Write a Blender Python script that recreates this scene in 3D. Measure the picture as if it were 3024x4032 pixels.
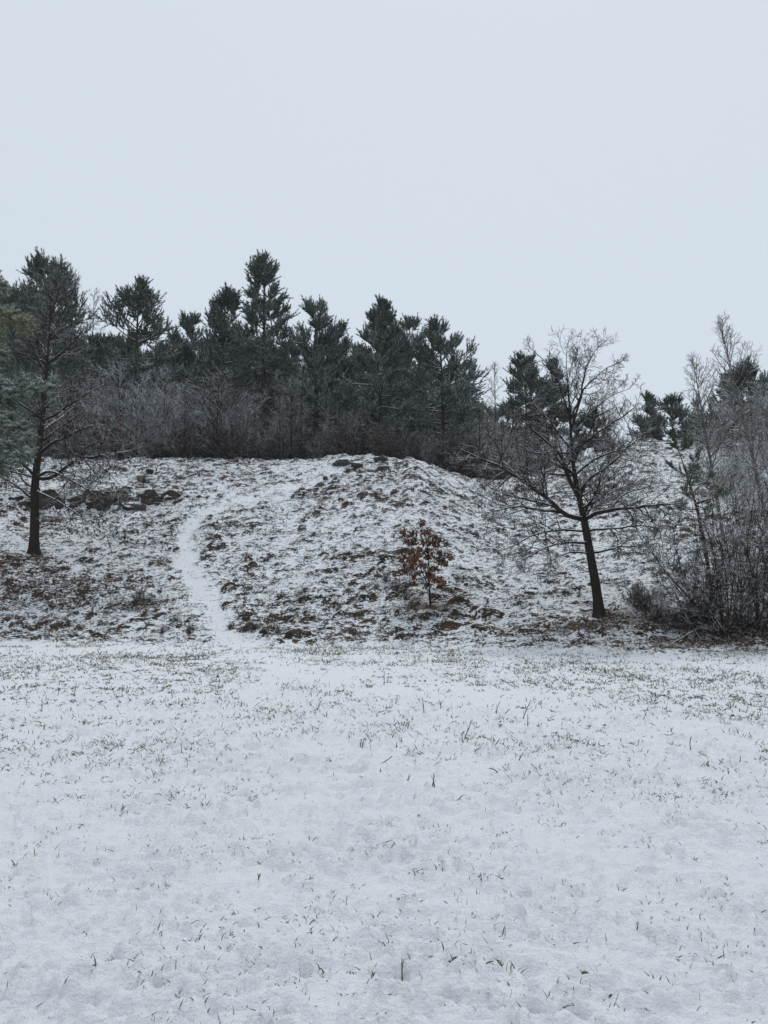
import bpy, math, random
import numpy as np
from mathutils import Vector

# ------------------------------------------------------------------ camera
for o in list(bpy.data.objects):
    bpy.data.objects.remove(o)
SC = bpy.context.scene
COL = SC.collection
CAMZ, FPX, HORIZON = 1.6, 3000.0, 2280.0
PITCH = math.atan((HORIZON - 2016.0) / FPX)
cam_data = bpy.data.cameras.new("camera")
cam_data.sensor_fit = 'AUTO'
cam_data.sensor_width = 36.0
cam_data.lens = 36.0 * FPX / 4032.0
cam_data.clip_start = 0.05
cam_data.clip_end = 3000.0
cam = bpy.data.objects.new("camera", cam_data)
COL.objects.link(cam)
cam.location = (0, 0, CAMZ)
cam.rotation_euler = (math.pi / 2 + PITCH, 0, 0)
SC.camera = cam

# ------------------------------------------------------------------ sky, sun, exposure
SUN_EL, SUN_ROT = math.radians(60), math.radians(12)
world = bpy.data.worlds.new("World")
SC.world = world
world.use_nodes = True
wn, wl = world.node_tree.nodes, world.node_tree.links
wn.clear()
w_out = wn.new('ShaderNodeOutputWorld')
w_mix = wn.new('ShaderNodeMixShader')
w_sky = wn.new('ShaderNodeTexSky')
w_sky.sky_type = 'NISHITA'
w_sky.sun_disc = False
w_sky.sun_elevation = SUN_EL
w_sky.sun_rotation = SUN_ROT
w_b1 = wn.new('ShaderNodeBackground')
w_b1.inputs['Strength'].default_value = 0.1
w_b2 = wn.new('ShaderNodeBackground')                     # the closed cloud cover
w_b2.inputs['Color'].default_value = (0.66, 0.735, 0.805, 1)
w_b2.inputs['Strength'].default_value = 1.0
w_mix.inputs[0].default_value = 0.92
wl.new(w_sky.outputs[0], w_b1.inputs['Color'])
wl.new(w_b1.outputs[0], w_mix.inputs[1])
wl.new(w_b2.outputs[0], w_mix.inputs[2])
wl.new(w_mix.outputs[0], w_out.inputs['Surface'])

sun_data = bpy.data.lights.new("sun", 'SUN')
sun_data.energy = 1.1
sun_data.angle = math.radians(14)
sun_data.color = (1.0, 0.985, 0.965)
sun = bpy.data.objects.new("sun", sun_data)
COL.objects.link(sun)
_sd = Vector((math.sin(SUN_ROT) * math.cos(SUN_EL), math.cos(SUN_ROT) * math.cos(SUN_EL), math.sin(SUN_EL)))
sun.rotation_euler = (-_sd).to_track_quat('-Z', 'Y').to_euler()
sun.location = (0, 0, 60)

SC.view_settings.view_transform = 'Standard'
SC.view_settings.look = 'None'
SC.view_settings.exposure = 0.08
SC.view_settings.gamma = 1.0
SC.view_settings.use_curve_mapping = False
SC.cycles.use_denoising = True
SC.cycles.denoiser = 'OPENIMAGEDENOISE'
SC.cycles.denoising_input_passes = 'RGB_ALBEDO_NORMAL'
SC.cycles.denoising_prefilter = 'ACCURATE'
SC.cycles.max_bounces = 6
SC.cycles.sample_clamp_indirect = 2.0
SC.cycles.sample_clamp_direct = 3.0
SC.cycles.diffuse_bounces = 3
SC.cycles.transparent_max_bounces = 4

RNG = np.random.default_rng(11)
def R(n=None): return RNG.random(n)
def RN(*s): return RNG.standard_normal(s)

# ------------------------------------------------------------------ small maths
def sstep(a, b, x):
    t = np.clip((np.asarray(x, float) - a) / (b - a), 0, 1)
    return t * t * (3 - 2 * t)

def hash2(ix, iy, seed):
    h = (ix.astype(np.int64) * 374761393 + iy.astype(np.int64) * 668265263 + seed * 974634777) & 0xffffffff
    h = ((h ^ (h >> 13)) * 1274126177) & 0xffffffff
    h = ((h ^ (h >> 16)) * 2246822519) & 0xffffffff
    h = h ^ (h >> 15)
    return (h & 0xffffff) / float(0x1000000)

def vnoise(x, y, seed=0):
    xi, yi = np.floor(x), np.floor(y)
    fx, fy = x - xi, y - yi
    fx = fx * fx * fx * (fx * (fx * 6 - 15) + 10)
    fy = fy * fy * fy * (fy * (fy * 6 - 15) + 10)
    a, b = hash2(xi, yi, seed), hash2(xi + 1, yi, seed)
    c, d = hash2(xi, yi + 1, seed), hash2(xi + 1, yi + 1, seed)
    return (a * (1 - fx) + b * fx) * (1 - fy) + (c * (1 - fx) + d * fx) * fy

def fbm(x, y, seed=0, octv=4):
    s, a, t = 0.0, 0.5, 0.0
    for i in range(octv):
        s = s + a * vnoise(x * 2 ** i + 13.7 * i, y * 2 ** i - 7.1 * i, seed + i)
        t += a
        a *= 0.5
    return s / t

# ------------------------------------------------------------------ photo pixel -> direction
CP, SP = math.cos(PITCH), math.sin(PITCH)
def ray(px, py):
    u, v = (px - 1512.0) / FPX, (2016.0 - py) / FPX
    return np.array([u, CP - v * SP, SP + v * CP])      # x right, y forward, z up

def az_te(px, py):
    d = ray(px, py)
    return math.atan2(d[0], d[1]), d[2] / math.hypot(d[0], d[1])

def at_depth(px, py, y):                                # the point on the pixel's ray that lies y metres ahead
    d = ray(px, py)
    return np.array([0, 0, CAMZ]) + d * (y / d[1])

# ------------------------------------------------------------------ terrain
_ft = [(-2200, 2500), (-900, 2520), (0, 2532), (800, 2540), (1512, 2547), (2200, 2570), (3024, 2598), (3900, 2610), (5000, 2610)]
FT_A, FT_R = [], []
for px, py in _ft:
    a, t = az_te(px, py)
    FT_A.append(a)
    FT_R.append(-CAMZ / t)
_cr = [(-2200, 1790, 40), (-900, 1800, 38), (0, 1812, 37), (400, 1818, 36.5), (700, 1814, 36), (1000, 1820, 35.5), (1200, 1818, 35),
       (1320, 1806, 34.5), (1450, 1800, 34), (1525, 1812, 33.8), (1562, 1824, 33.8), (1605, 1810, 33.5), (1650, 1822, 33.4),
       (1720, 1852, 33.6), (1800, 1880, 34), (1900, 1902, 35.5), (2000, 1900, 38.5), (2150, 1862, 42), (2300, 1815, 45),
       (2450, 1765, 47), (2560, 1745, 48), (2700, 1752, 48), (2900, 1770, 47), (3024, 1785, 46), (3900, 1800, 45), (5000, 1800, 45)]
CR_A, CR_H, CR_D = [], [], []
for px, py, D in _cr:
    a, t = az_te(px, py)
    CR_A.append(a)
    CR_D.append(D)
    CR_H.append(CAMZ + t * D)
_s = np.linspace(0, 1, 400)
_g = (0.25 + 0.75 * sstep(0, 0.12, _s)) * (1 - 0.72 * sstep(0.78, 1.0, _s))
_S = np.concatenate([[0], np.cumsum((_g[1:] + _g[:-1]) / 2)])
_S /= _S[-1]
LEDGE_R0 = 29.6
LEDGE_A = [az_te(p, 1970)[0] for p in (-500, -150, 40, 120, 400, 600, 672, 720)]
LEDGE_K = [0.55, 0.5, 0.30, 0.62, 0.58, 0.42, 0.25, 0.0]

def h_base(az, r):
    F, D, H = np.interp(az, FT_A, FT_R), np.interp(az, CR_A, CR_D), np.interp(az, CR_A, CR_H)
    return H * np.interp((r - F) / (D - F), _s, _S)

_la, _lr = [], []
for px in range(-800, 801, 40):                       # the bank's upper edge runs level across the slope
    a, t = az_te(px, 1946)
    rs = np.arange(22, 36, 0.01)
    _la.append(a)
    _lr.append(rs[np.argmin(np.abs(CAMZ + t * rs - h_base(a, rs)))])

def ledge_r(az):
    return np.interp(az, _la, _lr) + 0.12 * np.sin(az * 57) + 0.06 * np.sin(az * 131)

def H0(x, y):
    x, y = np.asarray(x, float), np.asarray(y, float)
    r, az = np.hypot(x, y), np.arctan2(x, y)
    F, D, H = np.interp(az, FT_A, FT_R), np.interp(az, CR_A, CR_D), np.interp(az, CR_A, CR_H)
    s = (r - F) / (D - F)
    base = np.interp(s, _s, _S)
    back = np.where(s > 1, -0.035 * np.clip(r - D, 0, 12), 0)
    front = 1 - sstep(1.15, 1.7, np.abs(az))
    h = (H * base + back)
    k = np.interp(az, LEDGE_A, LEDGE_K, left=0.5, right=0.0)
    lr = ledge_r(az)
    # a cut bank: the ground below it is a shelf, the ground above keeps its height
    h = h - k * sstep(lr - 4.0, lr - 0.6, r) * (1 - sstep(lr - 0.08, lr + 0.10, r))
    far = 0.04 * np.clip(r - 62, 0, 400) * front
    return h * front + 0.05 * (fbm(x * 0.25, y * 0.25, 5, 2) - 0.5) + far * 0

def polar(az, r):
    return np.sin(az) * r, np.cos(az) * r

def hit(px, py, rmax=70.0):
    d = ray(px, py)
    hh = math.hypot(d[0], d[1])
    rs = np.arange(1.5, rmax, 0.02)
    x, y, z = d[0] / hh * rs, d[1] / hh * rs, CAMZ + d[2] / hh * rs
    below = np.nonzero(z <= H0(x, y))[0]
    i = below[0] if len(below) else len(rs) - 1
    return np.array([x[i], y[i], H0(x[i], y[i])])

def path_dist(x, y, pts):
    best = np.full(np.shape(x), 1e9)
    for a, b in zip(pts[:-1], pts[1:]):
        ax, ay, bx, by = a[0], a[1], b[0], b[1]
        L = (bx - ax) ** 2 + (by - ay) ** 2 + 1e-9
        t = np.clip(((x - ax) * (bx - ax) + (y - ay) * (by - ay)) / L, 0, 1)
        best = np.minimum(best, np.hypot(x - ax - t * (bx - ax), y - ay - t * (by - ay)))
    return best

PATH = [hit(*p) for p in [(1180, 2640), (1020, 2580), (915, 2530), (860, 2430), (790, 2335), (742, 2225), (732, 2100), (800, 2025), (948, 1972), (1130, 1926), (1258, 1898), (1345, 1850)]]
TRACK = [hit(*p) for p in [(915, 2545), (1150, 2625), (1500, 2700), (2000, 2760)]]
TRAIL = [hit(*p) for p in [(1130, 1930), (1150, 2060), (1125, 2230)]]
VERGE = [hit(*p) for p in [(0, 2560), (420, 2556), (700, 2552)]]
VERGE2 = [hit(*p) for p in [(2350, 2600), (2700, 2612), (3020, 2640)]]
OAK_R, OAK_L, SAP = hit(2362, 2428), hit(133, 2186), hit(1694, 2402)
BUSH = hit(2900, 2520)

def gauss(x, y, c, rx, ry=None):
    ry = ry or rx
    return np.exp(-((x - c[0]) / rx) ** 2 - ((y - c[1]) / ry) ** 2)

LITTER = [(OAK_L + [1.5, -2.0, 0], 4.2, 1.7, 0.82), (OAK_L + [-1, -0.6, 0], 2.8, 1.0, 0.8), (OAK_L + [0.3, -0.25, 0], 0.9, 0.4, 0.85), (OAK_R + [-0.7, -0.6, 0], 2.2, 0.9, 0.85), (OAK_R, 0.7, 0.4, 0.85),
          (OAK_R + [1.4, -0.8, 0], 1.6, 0.8, 0.7), (OAK_R + [-2.0, 1.2, 0], 1.8, 1.2, 0.35), (SAP + [-0.25, -0.05, 0], 0.75, 0.3, 0.8), (SAP + [0.4, -0.3, 0], 0.55, 0.3, 0.55),
          (BUSH + [0, 0, 0], 2.6, 1.1, 0.9), (hit(2560, 2420), 1.0, 0.6, 0.7), (hit(540, 2395), 0.75, 0.35, 0.75), (hit(690, 2460), 0.7, 0.5, 0.4), (hit(1060, 2470), 1.1, 0.5, 0.35),
          (hit(2850, 2300), 2.2, 2.0, 0.45), (hit(1900, 2450), 1.6, 0.6, 0.35), (hit(2250, 2500), 2.4, 0.5, 0.6), (hit(2700, 2560), 2.6, 0.5, 0.7)]

def masks(x, y):
    """hill 0-1, smooth snow 0-1 (paths), litter 0-1, wood 0-1"""
    r, az = np.hypot(x, y), np.arctan2(x, y)
    F, D = np.interp(az, FT_A, FT_R), np.interp(az, CR_A, CR_D)
    wob = 1.5 * (fbm(x * 0.9, y * 0.9, 21, 4) - 0.5)
    hill = sstep(-0.45, 0.5, r - F + wob)
    p = path_dist(x, y, PATH) + 0.5 * (fbm(x * 1.6, y * 1.6, 3, 3) - 0.5)
    p = p + 0.35 * (fbm(x * 4.5, y * 4.5, 6, 3) - 0.5)
    w = (0.29 + 0.07 * np.sin(y * 0.9)) * (1 - 0.25 * sstep(27, 29, y))
    smooth = (1 - sstep(w * 0.3, w * 1.75, p)) * (1 - 0.45 * sstep(26.0, 29, y)) * (0.70 + 0.28 * sstep(0.35, 0.55, fbm(x * 3.1, y * 3.1, 14, 3)))
    t = path_dist(x, y, TRACK) + 0.8 * (fbm(x * 1.1, y * 1.1, 4, 3) - 0.5)
    smooth = np.maximum(smooth, 0.8 * (1 - sstep(0.4, 1.1, t)))
    t2 = path_dist(x, y, TRAIL) + 0.5 * (fbm(x * 1.5, y * 1.5, 8, 3) - 0.5)
    smooth = np.maximum(smooth, 0.22 * (1 - sstep(0.1, 0.6, t2)))
    for v in (VERGE, VERGE2):
        t3 = path_dist(x, y, v) + 0.5 * (fbm(x * 1.5, y * 1.5, 9, 3) - 0.5)
        smooth = np.maximum(smooth, 0.9 * (1 - sstep(0.2, 0.8, t3)))
    lit = np.zeros(np.shape(x))
    for c, rx, ry, k in LITTER:
        lit = np.maximum(lit, k * gauss(x, y, c, rx, ry))
    wood = sstep(0.2, 1.6, r - D - 0.3 + wob) * (1 - sstep(1.0, 1.3, np.abs(az)))
    return hill, smooth * (1 - wood), lit, wood

def mounds(x, y, cell, seed, amp):
    """tussocks: height, and how much the place is a downhill (towards the meadow) face of one"""
    r = np.hypot(x, y) + 1e-6
    ex, ey = x / r, y / r
    gx, gy = np.floor(x / cell), np.floor(y / cell)
    hgt, face = np.zeros_like(x), np.zeros_like(x)
    for i in (-1, 0, 1):
        for j in (-1, 0, 1):
            cx, cy = gx + i, gy + j
            px = (cx + hash2(cx, cy, seed)) * cell
            py = (cy + hash2(cx, cy, seed + 1)) * cell
            rad = cell * (0.28 + 0.40 * hash2(cx, cy, seed + 2) ** 2)
            k = hash2(cx, cy, seed + 3)
            dx, dy = x - px, y - py
            dr, dt = dx * ex + dy * ey, dx * ey - dy * ex
            asp = 1.15 + 0.9 * hash2(cx, cy, seed + 4)
            q = (dt / (rad * asp)) ** 2 + (dr / rad) ** 2
            ins = np.clip(1 - q, 0, 1)
            hh = (0.35 + 0.65 * k) * ins ** 0.8 * rad / cell
            face = np.where(hh > hgt, sstep(0.05, 0.55, -dr / rad + 0.12) * sstep(0.0, 0.22, ins) * (0.25 + 0.75 * sstep(0.2, 0.6, k)), face)
            hgt = np.maximum(hgt, hh)
    return hgt * amp, face

PRINTS = [(300, 3875, 0.14, 0.09, 0.3), (585, 3893, 0.2, 0.06, 0.0), (905, 3828, 0.18, 0.07, 0.1), (1775, 3935, 0.16, 0.06, -0.4), (2125, 4005, 0.13, 0.06, -0.3),
          (2265, 3998, 0.13, 0.06, 0.1), (20, 3880, 0.12, 0.07, 0.1), (2835, 3840, 0.13, 0.05, -0.4), (1170, 3850, 0.12, 0.06, 0.3), (1530, 3855, 0.14, 0.07, 0.0)]
PITS = [(110, 3537, .05), (235, 3525, .05), (340, 3672, .025), (1345, 3605, .07), (2065, 3530, .06), (1785, 3798, .06), (1960, 3795, .05), (2735, 3670, .05),
        (2385, 3930, .05), (1110, 4008, .05), (650, 3460, .05), (420, 3540, .04), (2900, 3765, .04), (2300, 3820, .04), (2100, 3700, .04)]
PRINTS = [(hit(a, b), c * 0.62, d * 0.7, e) for a, b, c, d, e in PRINTS]
PITS = [(hit(a, b), c) for a, b, c in PITS]

def surface(x, y):
    """full detailed ground: z, bare (0-1: vegetation instead of snow), litter, hill"""
    r = np.hypot(x, y)
    hill, smooth, lit, wood = masks(x, y)
    z = H0(x, y)
    hm = hill * (1 - 0.92 * smooth) * (1 - 0.6 * wood)
    m1, f1 = mounds(x, y, 0.40, 31, 0.30)
    m2, f2 = mounds(x + 3.3, y - 1.7, 0.19, 47, 0.15)
    dens = 0.60 + 0.55 * (fbm(x * 0.35, y * 0.35, 61, 3) - 0.42)
    z = z + hm * (m1 * np.clip(dens + 0.4, 0.3, 1.2) + m2 + 0.12 * (fbm(x * 1.3, y * 1.3, 77, 4) - 0.5))
    bare_h = np.clip(0.40 * f1 * np.clip(dens + 0.25, 0, 1) + 0.38 * f2 * np.clip(dens + 0.2, 0, 1) + 0.34 * dens + 0.11, 0, 1)
    bare_h = np.maximum(bare_h, lit * 0.95 * (0.45 + 0.75 * fbm(x * 3, y * 3, 91, 3)))
    # meadow: thin snow over short grass
    a1 = (fbm(x * 3.2, y * 4.4, 101, 3) - 0.5) * 0.020
    a2 = (fbm(x * 10.0, y * 13.0, 111, 3) - 0.5) * 0.036
    a3 = (vnoise(x * 26, y * 36, 121) - 0.5) * 0.026
    near = 1 - sstep(9, 20, r)
    mz = a1 + a2 * (0.35 + 0.65 * near) + a3 * near
    m3, f3 = mounds(x - 1.1, y + 2.3, 0.31, 131, 0.025)
    pm = sstep(0.46, 0.70, fbm(x * 0.55, y * 0.55, 141, 3))
    mz = mz + m3 * (0.10 + 0.55 * pm)
    m4, f4 = mounds(x + 0.7, y + 5.1, 0.085, 161, 0.095)
    gate = sstep(0.40, 0.60, fbm(x * 1.7, y * 2.2, 165, 3))
    m5, f5 = mounds(x - 2.7, y + 1.1, 0.050, 163, 0.075)
    g5 = sstep(0.38, 0.62, fbm(x * 2.9, y * 3.6, 167, 3))
    mz = mz + m4 * (0.10 + 0.90 * gate) * (0.35 + 0.65 * near) + m5 * (0.1 + 0.9 * g5) * near
    flat = (1 - hill) * (1 - 0.75 * smooth)
    z = z + mz * (flat + 0.25 * (1 - flat))
    patch = sstep(0.42, 0.66, fbm(x * 0.42, y * 0.6, 151, 3))
    bare_m = 0.11 + 0.13 * patch * sstep(3.5, 9, r) + 0.06 * sstep(6, 14, r) + 0.10 * f3 * (0.3 + pm) + 0.20 * f4 * gate + 0.08 * f5 * g5 - 2.0 * np.clip(a2, -0.02, 0.02)
    for c, rx, ry, rot in PRINTS:
        dx, dy = x - c[0], y - c[1]
        u, v = dx * math.cos(rot) + dy * math.sin(rot), -dx * math.sin(rot) + dy * math.cos(rot)
        q = np.sqrt((u / rx) ** 2 + (v / ry) ** 2) + 0.5 * (vnoise(x * 25, y * 25, 171) - 0.5)
        z = z - 0.036 * (1 - sstep(0.6, 1.1, q)) + 0.006 * np.exp(-((q - 1.35) / 0.25) ** 2)
        bare_m = bare_m + 0.10 * (1 - sstep(0.3, 0.9, q))
    for c, rad in PITS:
        q = np.hypot(x - c[0], (y - c[1]) * 1.2) / rad + 0.6 * (vnoise(x * 40, y * 40, 181) - 0.5)
        z = z - 0.022 * (1 - sstep(0.4, 1.0, q)) + 0.006 * np.exp(-((q - 1.4) / 0.3) ** 2)
        bare_m = bare_m + 0.38 * (1 - sstep(0.2, 0.75, q))
    bare = bare_m * (1 - hill) + bare_h * hill
    bare = bare * (1 - smooth * 0.8) + 0.62 * wood
    return z, np.clip(bare, 0, 1), np.clip(np.maximum(lit, wood * 0.8), 0, 1), hill

# ------------------------------------------------------------------ mesh + object helpers
def make_mesh(name, V, Q=None, T=None, mats=(), smooth=True, attrs=None, mat_idx=None):
    me = bpy.data.meshes.new(name)
    V = np.asarray(V, np.float32)
    nq = 0 if Q is None else len(Q)
    nt = 0 if T is None else len(T)
    loops = np.concatenate([np.asarray(Q, np.int32).ravel() if nq else np.zeros(0, np.int32),
                            np.asarray(T, np.int32).ravel() if nt else np.zeros(0, np.int32)])
    me.vertices.add(len(V))
    me.vertices.foreach_set("co", V.ravel())
    me.loops.add(len(loops))
    me.loops.foreach_set("vertex_index", loops)
    me.polygons.add(nq + nt)
    starts = np.concatenate([np.arange(nq) * 4, nq * 4 + np.arange(nt) * 3]).astype(np.int32)
    me.polygons.foreach_set("loop_start", starts)
    me.polygons.foreach_set("use_smooth", np.full(nq + nt, smooth, bool))
    for m in mats:
        me.materials.append(m)
    if mat_idx is not None:
        me.polygons.foreach_set("material_index", np.asarray(mat_idx, np.int32))
    for k, a in (attrs or {}).items():
        at = me.attributes.new(k, 'FLOAT', 'POINT')
        at.data.foreach_set("value", np.asarray(a, np.float32))
    me.update(calc_edges=True)
    me.validate()
    return me

def add(name, me, parent=None, loc=None, kind=None):
    o = bpy.data.objects.new(name, me)
    COL.objects.link(o)
    if parent is not None:
        o.parent = parent
    if loc is not None:
        o.location = [float(v) for v in loc]
    if kind:
        o["kind"] = kind
    return o

def thing(name, label, cat, loc, rz=0.0, group=None):
    o = add(name, None, loc=loc)
    o.rotation_euler = (0, 0, rz)
    o.empty_display_size = 0.3
    tag(o, label, cat, group)
    return o

def tag(o, label, cat, group=None):
    o["label"] = label
    o["category"] = cat
    if group:
        o["group"] = group
    return o

def copy_thing(src, loc, rz, scale=(1, 1, 1), label=None, group=None):
    c = src.copy()
    COL.objects.link(c)
    c.location = [float(v) for v in loc]
    c.rotation_euler = (0, 0, rz)
    c.scale = scale
    if label:
        c["label"] = label
    if group:
        c["group"] = group
    for ch in src.children:
        d = ch.copy()
        COL.objects.link(d)
        d.parent = c
        for g in ch.children:
            e = g.copy()
            COL.objects.link(e)
            e.parent = d
    return c

def unit(v):
    return v / (np.linalg.norm(v, axis=-1, keepdims=True) + 1e-9)

def tubes(P, Rad, sides):
    """P (m,k,3), Rad (m,k) -> vertices, quads of m tubes"""
    m, k, _ = P.shape
    T = np.empty_like(P)
    T[:, 1:-1] = P[:, 2:] - P[:, :-2]
    T[:, 0] = P[:, 1] - P[:, 0]
    T[:, -1] = P[:, -1] - P[:, -2]
    T = unit(T)
    ref = np.where(np.abs(T[:, :1, 2:3]) > 0.8, np.array([1.0, 0, 0]), np.array([0, 0, 1.0]))
    A = unit(np.cross(T, np.broadcast_to(ref, T.shape)))
    B = np.cross(T, A)
    ang = np.arange(sides) * 2 * np.pi / sides
    V = P[:, :, None, :] + Rad[:, :, None, None] * (np.cos(ang)[None, None, :, None] * A[:, :, None, :] + np.sin(ang)[None, None, :, None] * B[:, :, None, :])
    idx = np.arange(m * k * sides).reshape(m, k, sides)
    nx = np.roll(idx, -1, axis=2)
    Q = np.stack([idx[:, :-1], nx[:, :-1], nx[:, 1:], idx[:, 1:]], axis=-1)
    return V.reshape(-1, 3), Q.reshape(-1, 4)

class Acc:
    def __init__(self):
        self.V, self.Q, self.T, self.n, self.A = [], [], [], 0, {}
    def put(self, V, Q=None, T=None, **attrs):
        if Q is not None and len(Q):
            self.Q.append(Q + self.n)
        if T is not None and len(T):
            self.T.append(T + self.n)
        self.V.append(V)
        self.n += len(V)
        for k, a in attrs.items():
            self.A.setdefault(k, []).append(np.broadcast_to(a, (len(V),)))
    def tubes(self, P, Rad, sides):
        if len(P):
            self.put(*tubes(P, Rad, sides))
    def mesh(self, name, mat, smooth=True):
        return make_mesh(name, np.concatenate(self.V), np.concatenate(self.Q) if self.Q else None,
                         np.concatenate(self.T) if self.T else None, [mat], smooth, {k: np.concatenate(a) for k, a in self.A.items()})

def grow(S, D, L, r0, k, wob, up, tip=0.35, rs=None):
    m = len(S)
    P = np.empty((m, k, 3))
    P[:, 0] = S
    d = unit(np.array(D, float))
    upv = np.array([0, 0, 1.0])
    for i in range(1, k):
        d = unit(d + wob * RN(m, 3) + (up[:, None] if np.ndim(up) else up) * upv)
        P[:, i] = P[:, i - 1] + d * (L / (k - 1))[:, None]
    t = np.linspace(0, 1, k)[None, :]
    Rad = r0[:, None] * (1 - t * (1 - tip))
    return P, Rad

def sample_line(P, Rad, bi, t):
    k = P.shape[1]
    f = np.clip(t * (k - 1), 0, k - 1.001)
    i = f.astype(int)
    w = (f - i)[:, None]
    pos = P[bi, i] * (1 - w) + P[bi, i + 1] * w
    tan = unit(P[bi, i + 1] - P[bi, i])
    rad = Rad[bi, i] * (1 - w[:, 0]) + Rad[bi, i + 1] * w[:, 0]
    return pos, tan, rad

def kids(P, Rad, Len, n, t0, t1, ang, lr, rr, flat=0.0, tpow=1.0, fall=0.5):
    """n children per branch: start, direction, length, radius, parent index"""
    m = len(P)
    bi = np.repeat(np.arange(m), n)
    t = t0 + (t1 - t0) * ((np.tile(np.arange(n), m) + R(m * n)) / n) ** tpow
    pos, tan, rad = sample_line(P, Rad, bi, t)
    rv = RN(m * n, 3)
    rv[:, 2] *= (1 - flat)
    perp = unit(rv - (rv * tan).sum(1, keepdims=True) * tan)
    a = ang * (0.75 + 0.5 * R(m * n))
    D = np.cos(a)[:, None] * tan + np.sin(a)[:, None] * perp
    L = Len[bi] * lr * (0.55 + 0.75 * R(m * n)) * (1 - fall * (t - t0) / max(t1 - t0, 1e-6))
    return pos, D, L, np.minimum(rad * rr, rad * 0.95), bi

# ------------------------------------------------------------------ materials
def new_mat(name):
    m = bpy.data.materials.new(name)
    m.use_nodes = True
    nt = m.node_tree
    b = nt.nodes['Principled BSDF']
    b.inputs['Roughness'].default_value = 0.85
    b.inputs['Specular IOR Level'].default_value = 0.06
    return m, nt, b

def ramp(nt, fac, stops):
    n = nt.nodes.new('ShaderNodeValToRGB')
    cr = n.color_ramp
    while len(cr.elements) > 1:
        cr.elements.remove(cr.elements[0])
    cr.elements[0].position = stops[0][0]
    cr.elements[0].color = (*stops[0][1], 1)
    for p, c in stops[1:]:
        e = cr.elements.new(p)
        e.color = (*c, 1)
    nt.links.new(fac, n.inputs[0])
    return n.outputs[0]

def mathn(nt, op, a, b=None, c=None, clamp=False):
    n = nt.nodes.new('ShaderNodeMath')
    n.operation = op
    n.use_clamp = clamp
    for i, v in enumerate((a, b, c)):
        if v is None:
            continue
        if isinstance(v, (int, float)):
            n.inputs[i].default_value = v
        else:
            nt.links.new(v, n.inputs[i])
    return n.outputs[0]

def noise(nt, vec, scale, detail=3.0, rough=0.55):
    n = nt.nodes.new('ShaderNodeTexNoise')
    n.inputs['Scale'].default_value = scale
    n.inputs['Detail'].default_value = detail
    n.inputs['Roughness'].default_value = rough
    nt.links.new(vec, n.inputs['Vector'])
    return n.outputs['Fac']

def maprange(nt, v, a, b, c=0.0, d=1.0):
    n = nt.nodes.new('ShaderNodeMapRange')
    n.interpolation_type = 'SMOOTHSTEP'
    for i, q in zip((1, 2, 3, 4), (a, b, c, d)):
        n.inputs[i].default_value = q
    nt.links.new(v, n.inputs[0])
    return n.outputs[0]

def mixc(nt, f, a, b):
    n = nt.nodes.new('ShaderNodeMix')
    n.data_type = 'RGBA'
    if isinstance(f, (int, float)):
        n.inputs[0].default_value = f
    else:
        nt.links.new(f, n.inputs[0])
    for sock, v in ((n.inputs[6], a), (n.inputs[7], b)):
        if isinstance(v, tuple):
            sock.default_value = (*v, 1)
        else:
            nt.links.new(v, sock)
    return n.outputs[2]

def attr(nt, name):
    n = nt.nodes.new('ShaderNodeAttribute')
    n.attribute_name = name
    return n.outputs['Fac']

SNOW = (0.80, 0.82, 0.845)

def ground_material():
    m, nt, b = new_mat("snowy_ground")
    geo = nt.nodes.new('ShaderNodeNewGeometry')
    pos = geo.outputs['Position']
    mp = nt.nodes.new('ShaderNodeMapping')
    mp.inputs['Scale'].default_value = (0.55, 1.0, 1.5)
    nt.links.new(pos, mp.inputs['Vector'])
    v = mp.outputs[0]
    n1, n2, n3 = noise(nt, v, 8.0, 5, 0.66), noise(nt, v, 25, 4, 0.65), noise(nt, pos, 2.1, 3)
    bare, lit, hill = attr(nt, "bare"), attr(nt, "litter"), attr(nt, "hill")
    s = mathn(nt, 'ADD', bare, mathn(nt, 'MULTIPLY', mathn(nt, 'SUBTRACT', n1, 0.5), mathn(nt, 'MULTIPLY_ADD', hill, 1.35, 0.35)))
    s = mathn(nt, 'ADD', s, mathn(nt, 'MULTIPLY', mathn(nt, 'SUBTRACT', n2, 0.5), mathn(nt, 'MULTIPLY_ADD', hill, 1.25, 0.75)))
    n5 = noise(nt, pos, 55, 3, 0.6)
    s = mathn(nt, 'ADD', s, mathn(nt, 'MULTIPLY', mathn(nt, 'SUBTRACT', n5, 0.5), 0.55))
    mask = maprange(nt, s, 0.46, 0.54)
    grass = ramp(nt, n3, [(0.3, (0.022, 0.017, 0.012)), (0.5, (0.040, 0.028, 0.019)), (0.7, (0.085, 0.058, 0.037))])
    green = ramp(nt, n2, [(0.3, (0.05, 0.06, 0.028)), (0.7, (0.11, 0.10, 0.06))])
    leafy = ramp(nt, n1, [(0.3, (0.022, 0.015, 0.011)), (0.55, (0.055, 0.031, 0.020)), (0.75, (0.105, 0.055, 0.034))])
    veg = mixc(nt, hill, green, grass)
    veg = mixc(nt, mathn(nt, 'MULTIPLY', lit, 1.2, clamp=True), veg, leafy)
    nt.links.new(mixc(nt, mask, SNOW, veg), b.inputs['Base Color'])
    bump = nt.nodes.new('ShaderNodeBump')
    bump.inputs['Strength'].default_value = 0.8
    bump.inputs['Distance'].default_value = 0.025
    n4 = noise(nt, pos, 70, 4, 0.65)
    nt.links.new(mathn(nt, 'ADD', n4, mathn(nt, 'MULTIPLY', n2, 0.8)), bump.inputs['Height'])
    nt.links.new(bump.outputs[0], b.inputs['Normal'])
    return m

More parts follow.
